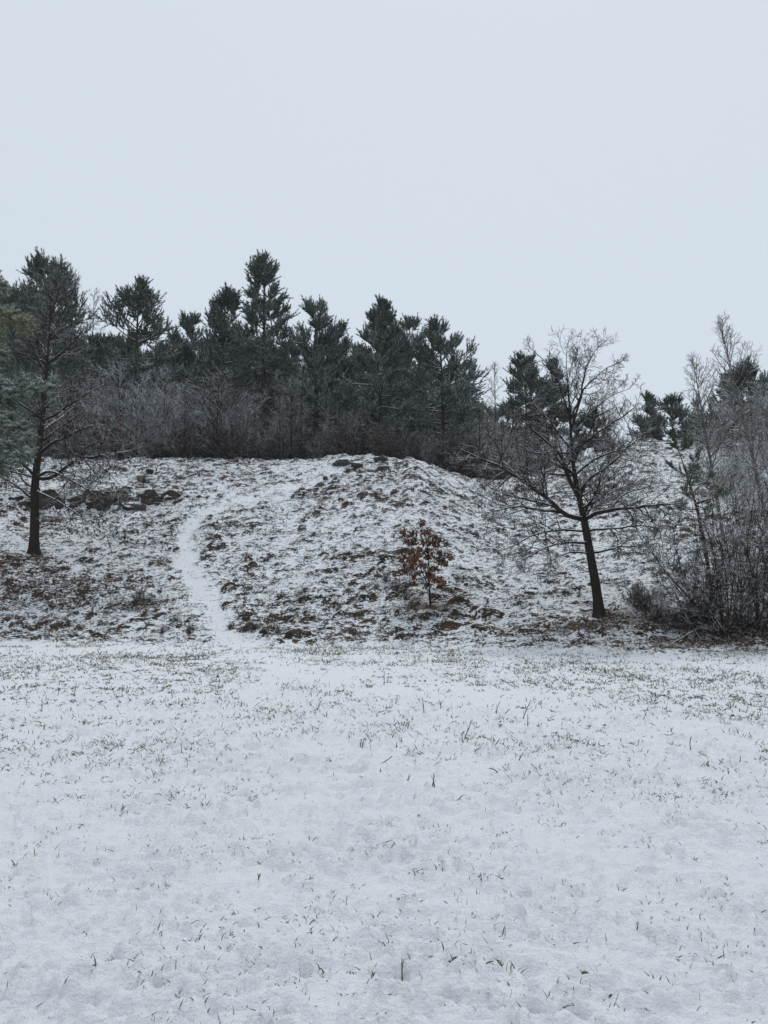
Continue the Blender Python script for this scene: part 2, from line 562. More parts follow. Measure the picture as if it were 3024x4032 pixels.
def snowy_bark(name, stops, lo, hi, patch=0.5, scale=14):
    """bark with snow lying on whatever faces up"""
    m, nt, b = new_mat(name)
    geo = nt.nodes.new('ShaderNodeNewGeometry')
    tc = nt.nodes.new('ShaderNodeTexCoord')
    sep = nt.nodes.new('ShaderNodeSeparateXYZ')
    nt.links.new(geo.outputs['Normal'], sep.inputs[0])
    nz = noise(nt, tc.outputs['Object'], 5.0, 3)
    n2 = noise(nt, tc.outputs['Object'], scale * 3, 4, 0.65)
    up = mathn(nt, 'ADD', sep.outputs['Z'], mathn(nt, 'MULTIPLY', mathn(nt, 'SUBTRACT', nz, 0.5), patch * 2))
    f = maprange(nt, up, lo, hi)
    bark = ramp(nt, n2, stops)
    nt.links.new(mixc(nt, f, bark, SNOW), b.inputs['Base Color'])
    bump = nt.nodes.new('ShaderNodeBump')
    bump.inputs['Strength'].default_value = 0.6
    bump.inputs['Distance'].default_value = 0.02
    nt.links.new(n2, bump.inputs['Height'])
    nt.links.new(bump.outputs[0], b.inputs['Normal'])
    return m

def tinted(name, stops, snow=True):
    """colour from the per-vertex tint, snow from the per-vertex snow cover"""
    m, nt, b = new_mat(name)
    c = ramp(nt, attr(nt, "tint"), stops)
    if snow:
        c = mixc(nt, attr(nt, "snow"), c, SNOW)
    nt.links.new(c, b.inputs['Base Color'])
    return m

M_GROUND = ground_material()
M_OAK = snowy_bark("oak_bark", [(0.3, (0.016, 0.013, 0.011)), (0.6, (0.038, 0.031, 0.026)), (0.8, (0.06, 0.052, 0.044))], 0.42, 0.68, 0.45)
M_TWIG = snowy_bark("oak_twig_bark", [(0.3, (0.03, 0.023, 0.019)), (0.7, (0.055, 0.043, 0.035))], 0.42, 0.80, 0.45)
M_FROST = snowy_bark("frosted_twig_bark", [(0.3, (0.032, 0.026, 0.023)), (0.7, (0.10, 0.070, 0.047))], 0.02, 0.6, 0.6)
M_RIME = snowy_bark("rimed_twig_bark", [(0.3, (0.05, 0.040, 0.033)), (0.7, (0.10, 0.082, 0.068))], -0.30, 0.45, 0.7)
M_THICK = snowy_bark("thicket_bark", [(0.3, (0.026, 0.018, 0.013)), (0.7, (0.058, 0.040, 0.029))], 0.42, 0.95, 0.6)
M_BIRCH = snowy_bark("birch_bark", [(0.3, (0.06, 0.05, 0.045)), (0.7, (0.22, 0.20, 0.19))], 0.45, 0.85, 0.4)
M_PINE_BARK = snowy_bark("pine_bark", [(0.3, (0.025, 0.021, 0.019)), (0.7, (0.06, 0.048, 0.042))], 0.45, 0.8, 0.4)
M_REDBARK = snowy_bark("young_pine_bark", [(0.3, (0.04, 0.025, 0.019)), (0.7, (0.10, 0.06, 0.042))], 0.45, 0.8, 0.4)
M_NEEDLE = tinted("pine_needles", [(0.0, (0.030, 0.048, 0.036)), (0.5, (0.055, 0.080, 0.058)), (1.0, (0.090, 0.115, 0.078))])
M_NEEDLE_G = tinted("fresh_pine_needles", [(0.0, (0.036, 0.070, 0.042)), (0.5, (0.062, 0.100, 0.055)), (1.0, (0.16, 0.155, 0.05))])
M_GRASS = tinted("grass_blades", [(0.0, (0.085, 0.125, 0.040)), (0.3, (0.085, 0.085, 0.038)), (0.55, (0.27, 0.195, 0.105)), (0.75, (0.10, 0.062, 0.038)), (1.0, (0.028, 0.022, 0.018))])
M_LEAF = tinted("dry_oak_leaves", [(0.0, (0.055, 0.022, 0.013)), (0.5, (0.13, 0.045, 0.022)), (1.0, (0.24, 0.095, 0.045))])
M_ROCK = snowy_bark("grey_rock", [(0.3, (0.03, 0.03, 0.029)), (0.6, (0.075, 0.073, 0.067)), (0.8, (0.13, 0.125, 0.115))], 0.55, 0.8, 0.4, 4)
M_EARTH = snowy_bark("bank_stone", [(0.3, (0.025, 0.021, 0.017)), (0.6, (0.065, 0.055, 0.043)), (0.8, (0.12, 0.105, 0.085))], 0.70, 0.9, 0.25, 3)

# ------------------------------------------------------------------ ground sheet
def build_ground():
    fa = np.radians(np.arange(-37, 37.001, 0.17))
    ca = np.radians(np.concatenate([np.arange(37.5, 70, 0.6), np.arange(70.5, 180, 2.5)]))
    az = np.concatenate([-ca[::-1], fa, ca])
    rr = [0.25, 0.6, 1.1, 1.6, 2.0, 2.3]
    r = 2.45
    while r < 50:
        rr.append(r)
        r *= 1.0058
    while r < 380:
        rr.append(r)
        r *= 1.08
    rr = np.array(rr)
    A, Rr = np.meshgrid(az, rr)
    X, Y = polar(A, Rr)
    z, bare, lit, hill = surface(X.ravel(), Y.ravel())
    V = np.stack([X.ravel(), Y.ravel(), z], 1)
    nr, na = Rr.shape
    idx = np.arange(nr * na).reshape(nr, na)
    j2 = (np.arange(na) + 1) % na
    Q = np.stack([idx[:-1], idx[1:], idx[1:][:, j2], idx[:-1][:, j2]], -1).reshape(-1, 4)
    # centre cap
    c = len(V)
    V = np.vstack([V, [[0, 0, float(np.mean(z[:na]))]]])
    T = np.stack([np.full(na, c), idx[0], idx[0][j2]], 1)
    ap = lambda a: np.append(a, a[:na].mean())
    me = make_mesh("ground", V, Q, T, [M_GROUND], True, {"bare": ap(bare), "litter": ap(lit), "hill": ap(hill)})
    o = add("ground", me)
    o["kind"] = "structure"
build_ground()

def ground_z(p):
    return float(surface(np.array([p[0]]), np.array([p[1]]))[0][0])

# ------------------------------------------------------------------ grass blades
def blades(acc, base, direc, length, width, tint, bend=0.5, snow=0.0):
    m = len(base)
    d = unit(np.array(direc, float))
    side = unit(np.cross(d, RN(m, 3)))
    hor = d.copy()
    hor[:, 2] = 0
    hor = unit(hor + 1e-4)
    mid = base + d * (length * 0.55)[:, None]
    d2 = unit(d + (bend * (0.3 + R(m)))[:, None] * (hor * 0.8 - np.array([0, 0, 0.5])))
    tip = mid + d2 * (length * 0.45)[:, None]
    w = (width / 2)[:, None]
    V = np.stack([base - side * w, base + side * w, mid - side * w * 0.8, mid + side * w * 0.8, tip], 1)
    i = (np.arange(m) * 5)[:, None]
    T = np.concatenate([i + [0, 1, 3], i + [0, 3, 2], i + [2, 3, 4]], 0)
    acc.put(V.reshape(-1, 3), None, T, tint=np.repeat(tint, 5), snow=np.repeat(np.broadcast_to(snow, (m,)), 5) * np.tile([0, 0, .7, .7, 1], m))

def scatter_polar(n, r0, r1, half=0.62, power=1.0):
    a = (R(n) * 2 - 1) * half
    t = R(n)
    r = np.sqrt(r0 ** 2 + t * (r1 ** 2 - r0 ** 2)) if power == 1.0 else r0 + (r1 - r0) * t ** power
    return polar(a, r)

def build_meadow_grass():
    acc = Acc()
    x, y = scatter_polar(165000, 2.5, 20.5, 0.80)
    r, az = np.hypot(x, y), np.arctan2(x, y)
    hill, smooth, lit, wood = masks(x, y)
    patch = fbm(x * 0.7, y * 0.7, 201, 3)
    fine = fbm(x * 3.0, y * 3.0, 211, 2)
    F = np.interp(az, FT_A, FT_R)
    stub = sstep(-7.5, -2.0, r - F) * (1 - 0.6 * sstep(-1.6, -0.3, r - F)) * (0.45 + 0.55 * sstep(0.06, -0.16, az) + 0.12 * sstep(0.15, 0.32, az))
    p = (0.05 + 0.45 * sstep(0.42, 0.66, patch) * sstep(0.35, 0.7, fine) + 0.20 * stub * sstep(0.40, 0.60, patch)) * (1 - 0.93 * smooth) * (1 - hill) * (1 + 0.4 * sstep(10, 5, r))
    k = R(len(x)) < p
    x, y, r, az, stub = x[k], y[k], r[k], az[k], stub[k]
    # each pick becomes a little spray of 1-4 blades
    n = 1 + (R(len(x)) ** 2 * 4).astype(int)
    x, y, r, az, stub = [np.repeat(q, n) for q in (x, y, r, az, stub)]
    x = x + 0.025 * RN(len(x))
    y = y + 0.025 * RN(len(x))
    z = surface(x, y)[0] - 0.008
    m = len(x)
    D = np.stack([0.85 * RN(m), 0.85 * RN(m), np.full(m, 0.9)], 1)
    L = (0.017 + 0.055 * R(m) ** 2) * (0.75 + 0.5 * sstep(4, 9, r)) * (1 + 0.5 * stub)
    W = (0.0038 + 0.003 * R(m)) * (0.85 + 1.3 * sstep(5, 12, r))
    greenish = sstep(0.05, 0.3, az) * 0.5 + sstep(12, 6, r) * 0.5
    tint = np.clip(np.where(R(m) < 0.25 + 0.6 * greenish, 0.33 * R(m), 0.45 + 0.5 * R(m)), 0, 1)
    blades(acc, np.stack([x, y, z], 1), D, L, W, tint, 0.5, 0.25 * R(m))
    # larger tufts
    tx, ty = scatter_polar(9500, 3.0, 19.5, 0.80)
    hill, smooth, lit, wood = masks(tx, ty)
    k = R(len(tx)) < (0.12 + 0.88 * sstep(0.42, 0.60, fbm(tx * 0.6, ty * 0.6, 221, 3))) * (1 - hill) * (1 - smooth) * (1 - 0.65 * sstep(-6, -2, np.hypot(tx, ty) - np.interp(np.arctan2(tx, ty), FT_A, FT_R)) * sstep(-0.05, 0.12, np.arctan2(tx, ty)))
    tx, ty = tx[k], ty[k]
    n = 12
    tsz = np.repeat(0.35 + 1.0 * R(len(tx)) ** 4, n)
    x = np.repeat(tx, n) + 0.045 * tsz * RN(len(tx) * n)
    y = np.repeat(ty, n) + 0.030 * tsz * RN(len(tx) * n)
    z = surface(x, y)[0] - 0.01
    m = len(x)
    D = np.stack([0.8 * RN(m), 0.8 * RN(m), np.full(m, 0.8)], 1)
    tr = np.hypot(x, y)
    green = np.repeat(R(len(tx)), n) < np.where(tr < 9, 0.75, 0.4)
    tint = np.where(green, 0.35 * R(m), np.where(R(m) < 0.55, 0.48 + 0.2 * R(m), 0.74 + 0.24 * R(m)))
    blades(acc, np.stack([x, y, z], 1), D, tsz * (0.022 + 0.058 * R(m)) * (0.85 + 0.45 * sstep(4, 9, tr)), (0.0045 + 0.003 * R(m)) * (0.9 + 1.1 * sstep(5, 12, tr)), tint, 0.8, (R(m) < 0.3) * 0.7)
    o = add("meadow_grass", acc.mesh("meadow_grass", M_GRASS, False))
    tag(o, "short green and straw grass blades poking through the meadow snow", "grass")
    o["kind"] = "stuff"
build_meadow_grass()

def build_hill_grass():
    acc = Acc()
    n = 30000
    x, y = scatter_polar(n, 14.5, 50, 0.66, 0.8)
    z, bare, lit, hill = surface(x, y)
    hl, smooth, li, wood = masks(x, y)
    k = (R(n) < sstep(0.28, 0.75, bare) * hl * (1 - smooth) * (1 - 0.7 * wood))
    x, y, z, lit, bare = x[k], y[k], z[k], lit[k], bare[k]
    m0 = len(x)
    nb = 9
    rep = lambda q: np.repeat(q, nb)
    bx, by = rep(x) + 0.05 * RN(m0 * nb), rep(y) + 0.04 * RN(m0 * nb)
    bz = rep(z) - 0.03
    m = m0 * nb
    r = np.hypot(bx, by)
    D = np.stack([0.9 * RN(m) - 0.55 * bx / r, 0.5 * RN(m) - 0.55 * by / r, 0.35 + 0.6 * R(m)], 1)
    L = (0.07 + 0.13 * R(m)) * rep(0.7 + 0.6 * R(m0))
    tb = rep(R(m0))
    tint = np.clip(np.where(tb < 0.08, 0.25 + 0.2 * R(m), np.where(tb < 0.38, 0.5 + 0.3 * R(m), 0.74 + 0.26 * R(m))), 0, 1)
    blades(acc, np.stack([bx, by, bz], 1), D, L, 0.010 + 0.010 * R(m), tint, 1.3, (R(m) < 0.25) * 0.8)
    # upright dry stems among the tussocks
    x, y = scatter_polar(26000, 14.5, 34, 0.66)
    hl, smooth, li, wood = masks(x, y)
    F = np.interp(np.arctan2(x, y), FT_A, FT_R)
    low = 1 - sstep(1.0, 6.0, np.hypot(x, y) - F)
    k = R(len(x)) < (0.10 + 0.5 * low) * hl * (1 - smooth) * sstep(0.40, 0.62, fbm(x * 0.8, y * 0.8, 231, 3))
    x, y = x[k], y[k]
    m = len(x)
    z = surface(x, y)[0] - 0.02
    D = np.stack([0.22 * RN(m), 0.22 * RN(m), np.full(m, 1.0)], 1)
    blades(acc, np.stack([x, y, z], 1), D, 0.12 + 0.26 * R(m) ** 2, 0.004 + 0.004 * R(m), 0.55 + 0.45 * R(m), 0.25, 0.3 * R(m))
    # straw round the tree feet
    for c, rx, ry, n, L0 in [(SAP + [-0.2, -0.02, 0], 0.45, 0.16, 900, 0.16), (SAP + [0.38, -0.22, 0], 0.3, 0.15, 350, 0.13), (OAK_R + [0.28, -0.35, 0], 0.3, 0.15, 450, 0.2), (OAK_R + [-0.9, -0.8, 0], 0.7, 0.25, 700, 0.15),
                         (hit(2790, 2550), 1.0, 0.25, 900, 0.15), (hit(3000, 2575), 0.8, 0.2, 500, 0.15), (hit(2250, 2500), 1.6, 0.3, 900, 0.12), (hit(2550, 2545), 1.2, 0.25, 700, 0.12), (hit(545, 2392), 0.42, 0.14, 900, 0.16), (OAK_R + [1.0, -0.9, 0], 0.6, 0.25, 400, 0.14)]:
        x, y = c[0] + rx * RN(n), c[1] + ry * RN(n)
        z = surface(x, y)[0] - 0.02
        D = np.stack([0.8 * RN(n), 0.8 * RN(n), np.full(n, 0.9)], 1)
        dark = 0.25 if c is not None and abs(c[0] - hit(545, 2392)[0]) > 0.1 else 0.85
        tint = np.where(R(n) < dark, 0.85 + 0.15 * R(n), 0.5 + 0.3 * R(n))
        blades(acc, np.stack([x, y, z], 1), D, L0 * (0.5 + R(n)), 0.006 + 0.006 * R(n), tint, 0.9, (R(n) < 0.12) * 0.7)
    o = add("hillside_grass", acc.mesh("hillside_grass", M_GRASS, False))
    tag(o, "dark brown tussock grass showing through the snow on the hillside", "grass")
    o["kind"] = "stuff"
build_hill_grass()

# ------------------------------------------------------------------ bare hero oaks, limb by limb
def resample(pts, k):
    pts = np.asarray(pts, float)
    s = np.concatenate([[0], np.cumsum(np.linalg.norm(np.diff(pts, axis=0), axis=1))])
    t = np.linspace(0, s[-1], k)
    # gentle Catmull feel: linear interpolation then one smoothing pass
    q = np.stack([np.interp(t, s, pts[:, i]) for i in range(3)], 1)
    q[1:-1] = 0.25 * q[:-2] + 0.5 * q[1:-1] + 0.25 * q[2:]
    return q, s[-1]

def limb_tree(P, Rad, length, dens, twig_up=0.04, spread=0.95):
    """side branches and twigs of one limb (P (k,3), Rad (k)): branch accumulator, twig accumulator"""
    br, tw = Acc(), Acc()
    P, Rad = P[None], Rad[None]
    L = np.array([length])
    n1 = max(4, int(length * 7.5 * dens))
    s, d, l, r, b = kids(P, Rad, L, n1, 0.24, 0.98, spread, 0.40, 0.55, 0.25, 0.9, 0.45)
    l = np.clip(l, 0.25, 1.3)
    P1, R1 = grow(s, d, l, np.clip(r, 0.0065, 0.026), 7, 0.20, twig_up, 0.45)
    br.tubes(P1, R1, 5)
    n2 = 8
    s, d, l2, r, b = kids(P1, R1, l, n2, 0.15, 1.0, 0.85, 0.50, 0.6, 0.2)
    P2, R2 = grow(s, d, np.maximum(l2, 0.12), np.clip(r, 0.0050, 0.010), 4, 0.25, twig_up, 0.6)
    tw.tubes(P2, R2, 3)
    s, d, l3, r, b = kids(P2, R2, np.maximum(l2, 0.12), 5, 0.2, 1.0, 0.8, 0.55, 0.7, 0.2)
    P3, R3 = grow(s, d, np.clip(l3, 0.06, 0.35), np.clip(r, 0.0042, 0.006), 2, 0.2, 0.05, 0.7)
    tw.tubes(P3, R3, 3)
    return br, tw, P3

def oak_leaf(acc, pos, direc, size, tint, snow=0.0):
    """lobed, folded leaves"""
    m = len(pos)
    d = unit(direc)
    s = unit(np.cross(d, RN(m, 3)))
    n = np.cross(d, s)
    outline = [(0.0, 0.0), (0.22, 0.16), (0.34, 0.10), (0.52, 0.30), (0.66, 0.16), (0.82, 0.22), (1.0, 0.0)]
    V = []
    for t, w in outline:
        V.append(pos + d * (size * t)[:, None])
        V.append(pos + d * (size * t)[:, None] + s * (size * w)[:, None] + n * (size * w * 0.75 + size * 0.28 * t * t)[:, None])
        V.append(pos + d * (size * t)[:, None] - s * (size * w)[:, None] + n * (size * w * 0.75 + size * 0.28 * t * t)[:, None])
    V = np.stack(V, 1)
    F = []
    for i in range(6):
        a, b = i * 3, (i + 1) * 3
        F += [[a, a + 1, b + 1], [a, b + 1, b], [a, b, b + 2], [a, b + 2, a + 2]]
    F = np.array(F)
    T = (np.arange(m) * 21)[:, None, None] + F[None]
    acc.put(V.reshape(-1, 3), None, T.reshape(-1, 3), tint=np.repeat(tint, 21), snow=np.repeat(np.broadcast_to(snow, (m,)), 21))

def hero_oak(label, base, trunk_px, trunk_r, limbs_px, extra, dens=1.0, leaves=0, seed=1):
    """trunk and limbs follow pixel outlines laid through the tree's own depth; y offsets give each limb its depth"""
    global RNG
    RNG = np.random.default_rng(seed)
    root = thing("oak_tree", label, "tree", base)
    y0 = base[1]
    T = np.array([at_depth(px, py, y0 + dy) for px, py, dy in trunk_px])
    T[0] = base + [0, 0, -0.15]
    P, L = resample(T, 26)
    t = np.linspace(0, 1, 26)
    Rad = trunk_r * np.interp(t, [0, 0.03, 0.08, 0.3, 0.45, 0.7, 1.0], [2.1, 1.40, 1.08, 0.86, 0.60, 0.27, 0.03])
    acc = Acc()
    nsd = 14
    V, Q = tubes(P[None], Rad[None], nsd)
    V = V + 0.012 * (fbm(V[:, 0] * 9 + V[:, 1] * 4, V[:, 2] * 3, 5, 3) - 0.5)[:, None]
    acc.put(V - base, Q)
    me = acc.mesh("oak_trunk", M_OAK)
    add("trunk", me, root)
    specs = []
    for pts, dy, r0 in limbs_px:
        pts = list(pts)
        n = len(pts)
        d0 = np.array([at_depth(pts[0][0], pts[0][1], y0)])
        W = np.array([at_depth(px, py, y0 + dy * (i / (n - 1))) for i, (px, py) in enumerate(pts)])
        # root the limb on the trunk's axis at that height
        i = int(np.argmin(np.linalg.norm(P - W[0], axis=1)))
        if np.linalg.norm(P[i] - W[0]) < 0.5:
            W[0] = P[i]
        specs.append((W, r0))
    for t0, azd, el, ln, r0 in extra:
        i = int(t0 * 25)
        a, e = math.radians(azd), math.radians(el)
        d = np.array([[math.sin(a) * math.cos(e), math.cos(a) * math.cos(e), math.sin(e)]])
        W, _ = grow(P[i][None], d, np.array([ln]), np.array([r0]), 7, 0.13, 0.02)
        specs.append((W[0], r0))
    lacc = Acc()
    for W, r0 in specs:
        Pl, Ll = resample(W, 16)
        Pl[1:] += 0.012 * Ll * 0.3 * RN(15, 3)
        Rl = r0 * np.linspace(1, 0.16, 16) ** 0.9
        a2 = Acc()
        a2.tubes((Pl - base)[None], Rl[None], 8)
        br, tw, tips = limb_tree(Pl - base, Rl, Ll, dens)
        limb = add("limb", a2.mesh("oak_limb", M_OAK), root)
        b_o = add("branchwork", br.mesh("oak_branchwork", M_TWIG), limb)
        b_o["kind"] = "stuff"
        t_o = add("twigs", tw.mesh("oak_twigs", M_TWIG), limb)
        t_o["kind"] = "stuff"
        if leaves:
            n = int(leaves * Ll)
            if n:
                k = RNG.integers(0, len(tips), n)
                low = tips[k, -1, 2] < 4.3
                q = tips[k, -1][low]
                if len(q):
                    oak_leaf(lacc, q, np.array([0, 0, -1.0]) + 0.6 * RN(len(q), 3), 0.07 + 0.05 * R(len(q)), 0.4 * R(len(q)))
    # leader shoots on the upper trunk
    br, tw, tips = limb_tree(P[13:] - base, Rad[13:], L * 0.4, 0.8, 0.06, 0.9)
    crown = add("crown", br.mesh("oak_leaders", M_TWIG), root)
    crown["kind"] = "stuff"
    t_o = add("twigs", tw.mesh("oak_twigs", M_TWIG), crown)
    t_o["kind"] = "stuff"
    if lacc.n:
        lo = add("dry_leaves", lacc.mesh("dry_leaves", M_LEAF, False), root)
        lo["kind"] = "stuff"
    return root

trunk_r = [(2362, 2430, 0), (2352, 2340, 0), (2338, 2260, 0), (2320, 2160, 0), (2303, 2060, 0.05), (2285, 1980, 0.05), (2264, 1890, 0.1), (2252, 1780, 0.1), (2244, 1640, 0.1), (2238, 1520, 0.1), (2228, 1430, 0.1), (2234, 1350, 0.1)]
limbs_r = [
    ([(2309, 2063), (2243, 2038), (2191, 2004), (2147, 1945), (2088, 1916), (2043, 1879), (1999, 1849), (1940, 1827), (1866, 1790), (1815, 1768)], -0.8, 0.075),
    ([(2205, 2015), (2117, 2008), (2043, 1993), (1985, 2000), (1910, 2022)], -1.2, 0.042),
    ([(2180, 1992), (2110, 1975), (2043, 1960), (1985, 1945), (1900, 1905)], 0.7, 0.038),
    ([(2318, 2056), (2339, 2023), (2383, 2012), (2427, 2004), (2501, 1997), (2582, 1990), (2700, 1979)], -0.6, 0.062),
    ([(2335, 2030), (2346, 1965), (2395, 1940), (2440, 1925), (2540, 1900)], 0.9, 0.04),
    ([(2280, 1948), (2243, 1894), (2221, 1835), (2213, 1790), (2169, 1754), (2117, 1709), (2080, 1672), (2035, 1640)], -0.5, 0.060),
    ([(2213, 1790), (2150, 1790), (2090, 1780), (2020, 1760)], -1.0, 0.032),
    ([(2287, 1935), (2309, 1886), (2354, 1864), (2413, 1820), (2464, 1768), (2509, 1724), (2585, 1680)], 0.7, 0.055),
    ([(2258, 1812), (2280, 1761), (2331, 1717), (2390, 1680), (2449, 1643), (2515, 1590)], -0.6, 0.045),
    ([(2246, 1700), (2287, 1570), (2302, 1458), (2331, 1400), (2372, 1345)], 0.4, 0.036),
    ([(2242, 1640), (2199, 1500), (2147, 1420), (2085, 1370)], -0.3, 0.030),
    ([(2256, 1640), (2300, 1530), (2370, 1460), (2455, 1418)], -0.5, 0.030),
    ([(2309, 2148), (2272, 2137), (2213, 2137), (2154, 2152), (2095, 2181), (2015, 2236)], -0.8, 0.040),
    ([(2333, 2190), (2390, 2167), (2442, 2152), (2508, 2152), (2600, 2112)], 0.3, 0.036),
    ([(2252, 1770), (2190, 1690), (2130, 1620), (2070, 1560)], 0.8, 0.034),
    ([(2304, 2105), (2200, 2085), (2100, 2105), (2000, 2160), (1930, 2180)], 0.9, 0.034),
    ([(2322, 2172), (2250, 2172), (2180, 2200), (2110, 2262)], -0.5, 0.028),
    ([(2318, 2110), (2420, 2080), (2520, 2068), (2640, 2085)], -1.0, 0.034),
    ([(2258, 1850), (2180, 1868), (2080, 1850), (1970, 1805)], 0.6, 0.034),
    ([(2262, 1860), (2350, 1800), (2450, 1768), (2570, 1775)], -0.9, 0.034),
    ([(2248, 1720), (2330, 1620), (2400, 1560), (2480, 1530)], 0.5, 0.03),
]
extra_r = [(0.36, 190, 15, 2.2, 0.045), (0.42, 160, 10, 2.0, 0.04), (0.40, 10, 20, 2.2, 0.045), (0.47, 40, 25, 2.1, 0.04), (0.52, 215, 28, 1.9, 0.036),
           (0.55, 330, 25, 2.0, 0.036), (0.62, 150, 35, 1.6, 0.03), (0.66, 20, 35, 1.5, 0.028), (0.70, 250, 40, 1.4, 0.026), (0.75, 100, 45, 1.2, 0.024), (0.28, 205, 2, 1.6, 0.03)]
hero_oak("bare oak tree leaning at the hill foot, snow along its branches", OAK_R, trunk_r, 0.115, limbs_r, extra_r[:7], 0.80, 0, 101)

trunk_l = [(133, 2186, 0), (137, 2080, 0), (135, 1960, 0), (141, 1860, 0), (155, 1760, 0), (170, 1640, 0), (180, 1500, 0), (190, 1380, 0), (197, 1250, 0), (203, 1140, 0), (222, 1080, 0)]
limbs_l = [
    ([(150, 1901), (190, 1888), (228, 1866), (271, 1831), (304, 1804), (347, 1801), (412, 1790), (488, 1782), (545, 1768)], -0.8, 0.07),
    ([(147, 1878), (184, 1850), (217, 1863), (282, 1891), (347, 1929), (434, 1939), (505, 1948)], -1.4, 0.05),
    ([(135, 1942), (179, 1950), (217, 1966), (255, 1994), (304, 2021), (347, 2059), (390, 2091), (436, 2123)], -1.0, 0.04),
    ([(150, 1785), (201, 1744), (244, 1728), (287, 1709), (336, 1684), (380, 1671), (455, 1678)], -0.6, 0.055),
    ([(206, 1742), (228, 1690), (271, 1657), (315, 1630), (372, 1578)], 0.6, 0.04),
    ([(168, 1657), (217, 1636), (260, 1603), (304, 1576), (347, 1549), (415, 1514)], -0.7, 0.045),
    ([(178, 1580), (217, 1554), (260, 1533), (310, 1508)], 0.8, 0.036),
    ([(135, 1866), (103, 1836), (76, 1815), (20, 1828), (-40, 1800)], -0.8, 0.05),
    ([(132, 1920), (98, 1896), (65, 1853), (22, 1820), (-40, 1790)], 0.6, 0.045),
    ([(131, 1952), (81, 1923), (43, 1896), (-10, 1870), (-70, 1850)], -0.4, 0.04),
    ([(184, 1450), (230, 1400), (290, 1350), (345, 1280)], -0.4, 0.04),
    ([(188, 1400), (140, 1330), (100, 1280), (60, 1240)], 0.5, 0.035),
    ([(192, 1330), (240, 1240), (280, 1160), (310, 1090)], 0.4, 0.034),
    ([(186, 1430), (120, 1400), (70, 1390), (10, 1350)], -0.6, 0.036),
    ([(196, 1270), (225, 1180), (240, 1100), (245, 1030)], -0.3, 0.028),
]
extra_l = [(0.36, 200, 15, 2.4, 0.045), (0.42, 165, 12, 2.4, 0.045), (0.46, 20, 20, 2.4, 0.045), (0.50, 230, 25, 2.2, 0.04), (0.55, 120, 25, 2.2, 0.04), (0.60, 340, 30, 2.0, 0.036),
           (0.64, 190, 35, 1.8, 0.034), (0.68, 90, 35, 1.7, 0.03), (0.72, 270, 40, 1.6, 0.03), (0.78, 60, 45, 1.3, 0.026), (0.30, 215, 0, 1.8, 0.03)]
hero_oak("bare oak with a few russet leaves standing on the slope below the stone bank", OAK_L, trunk_l, 0.135, limbs_l, extra_l, 0.75, 24, 202)

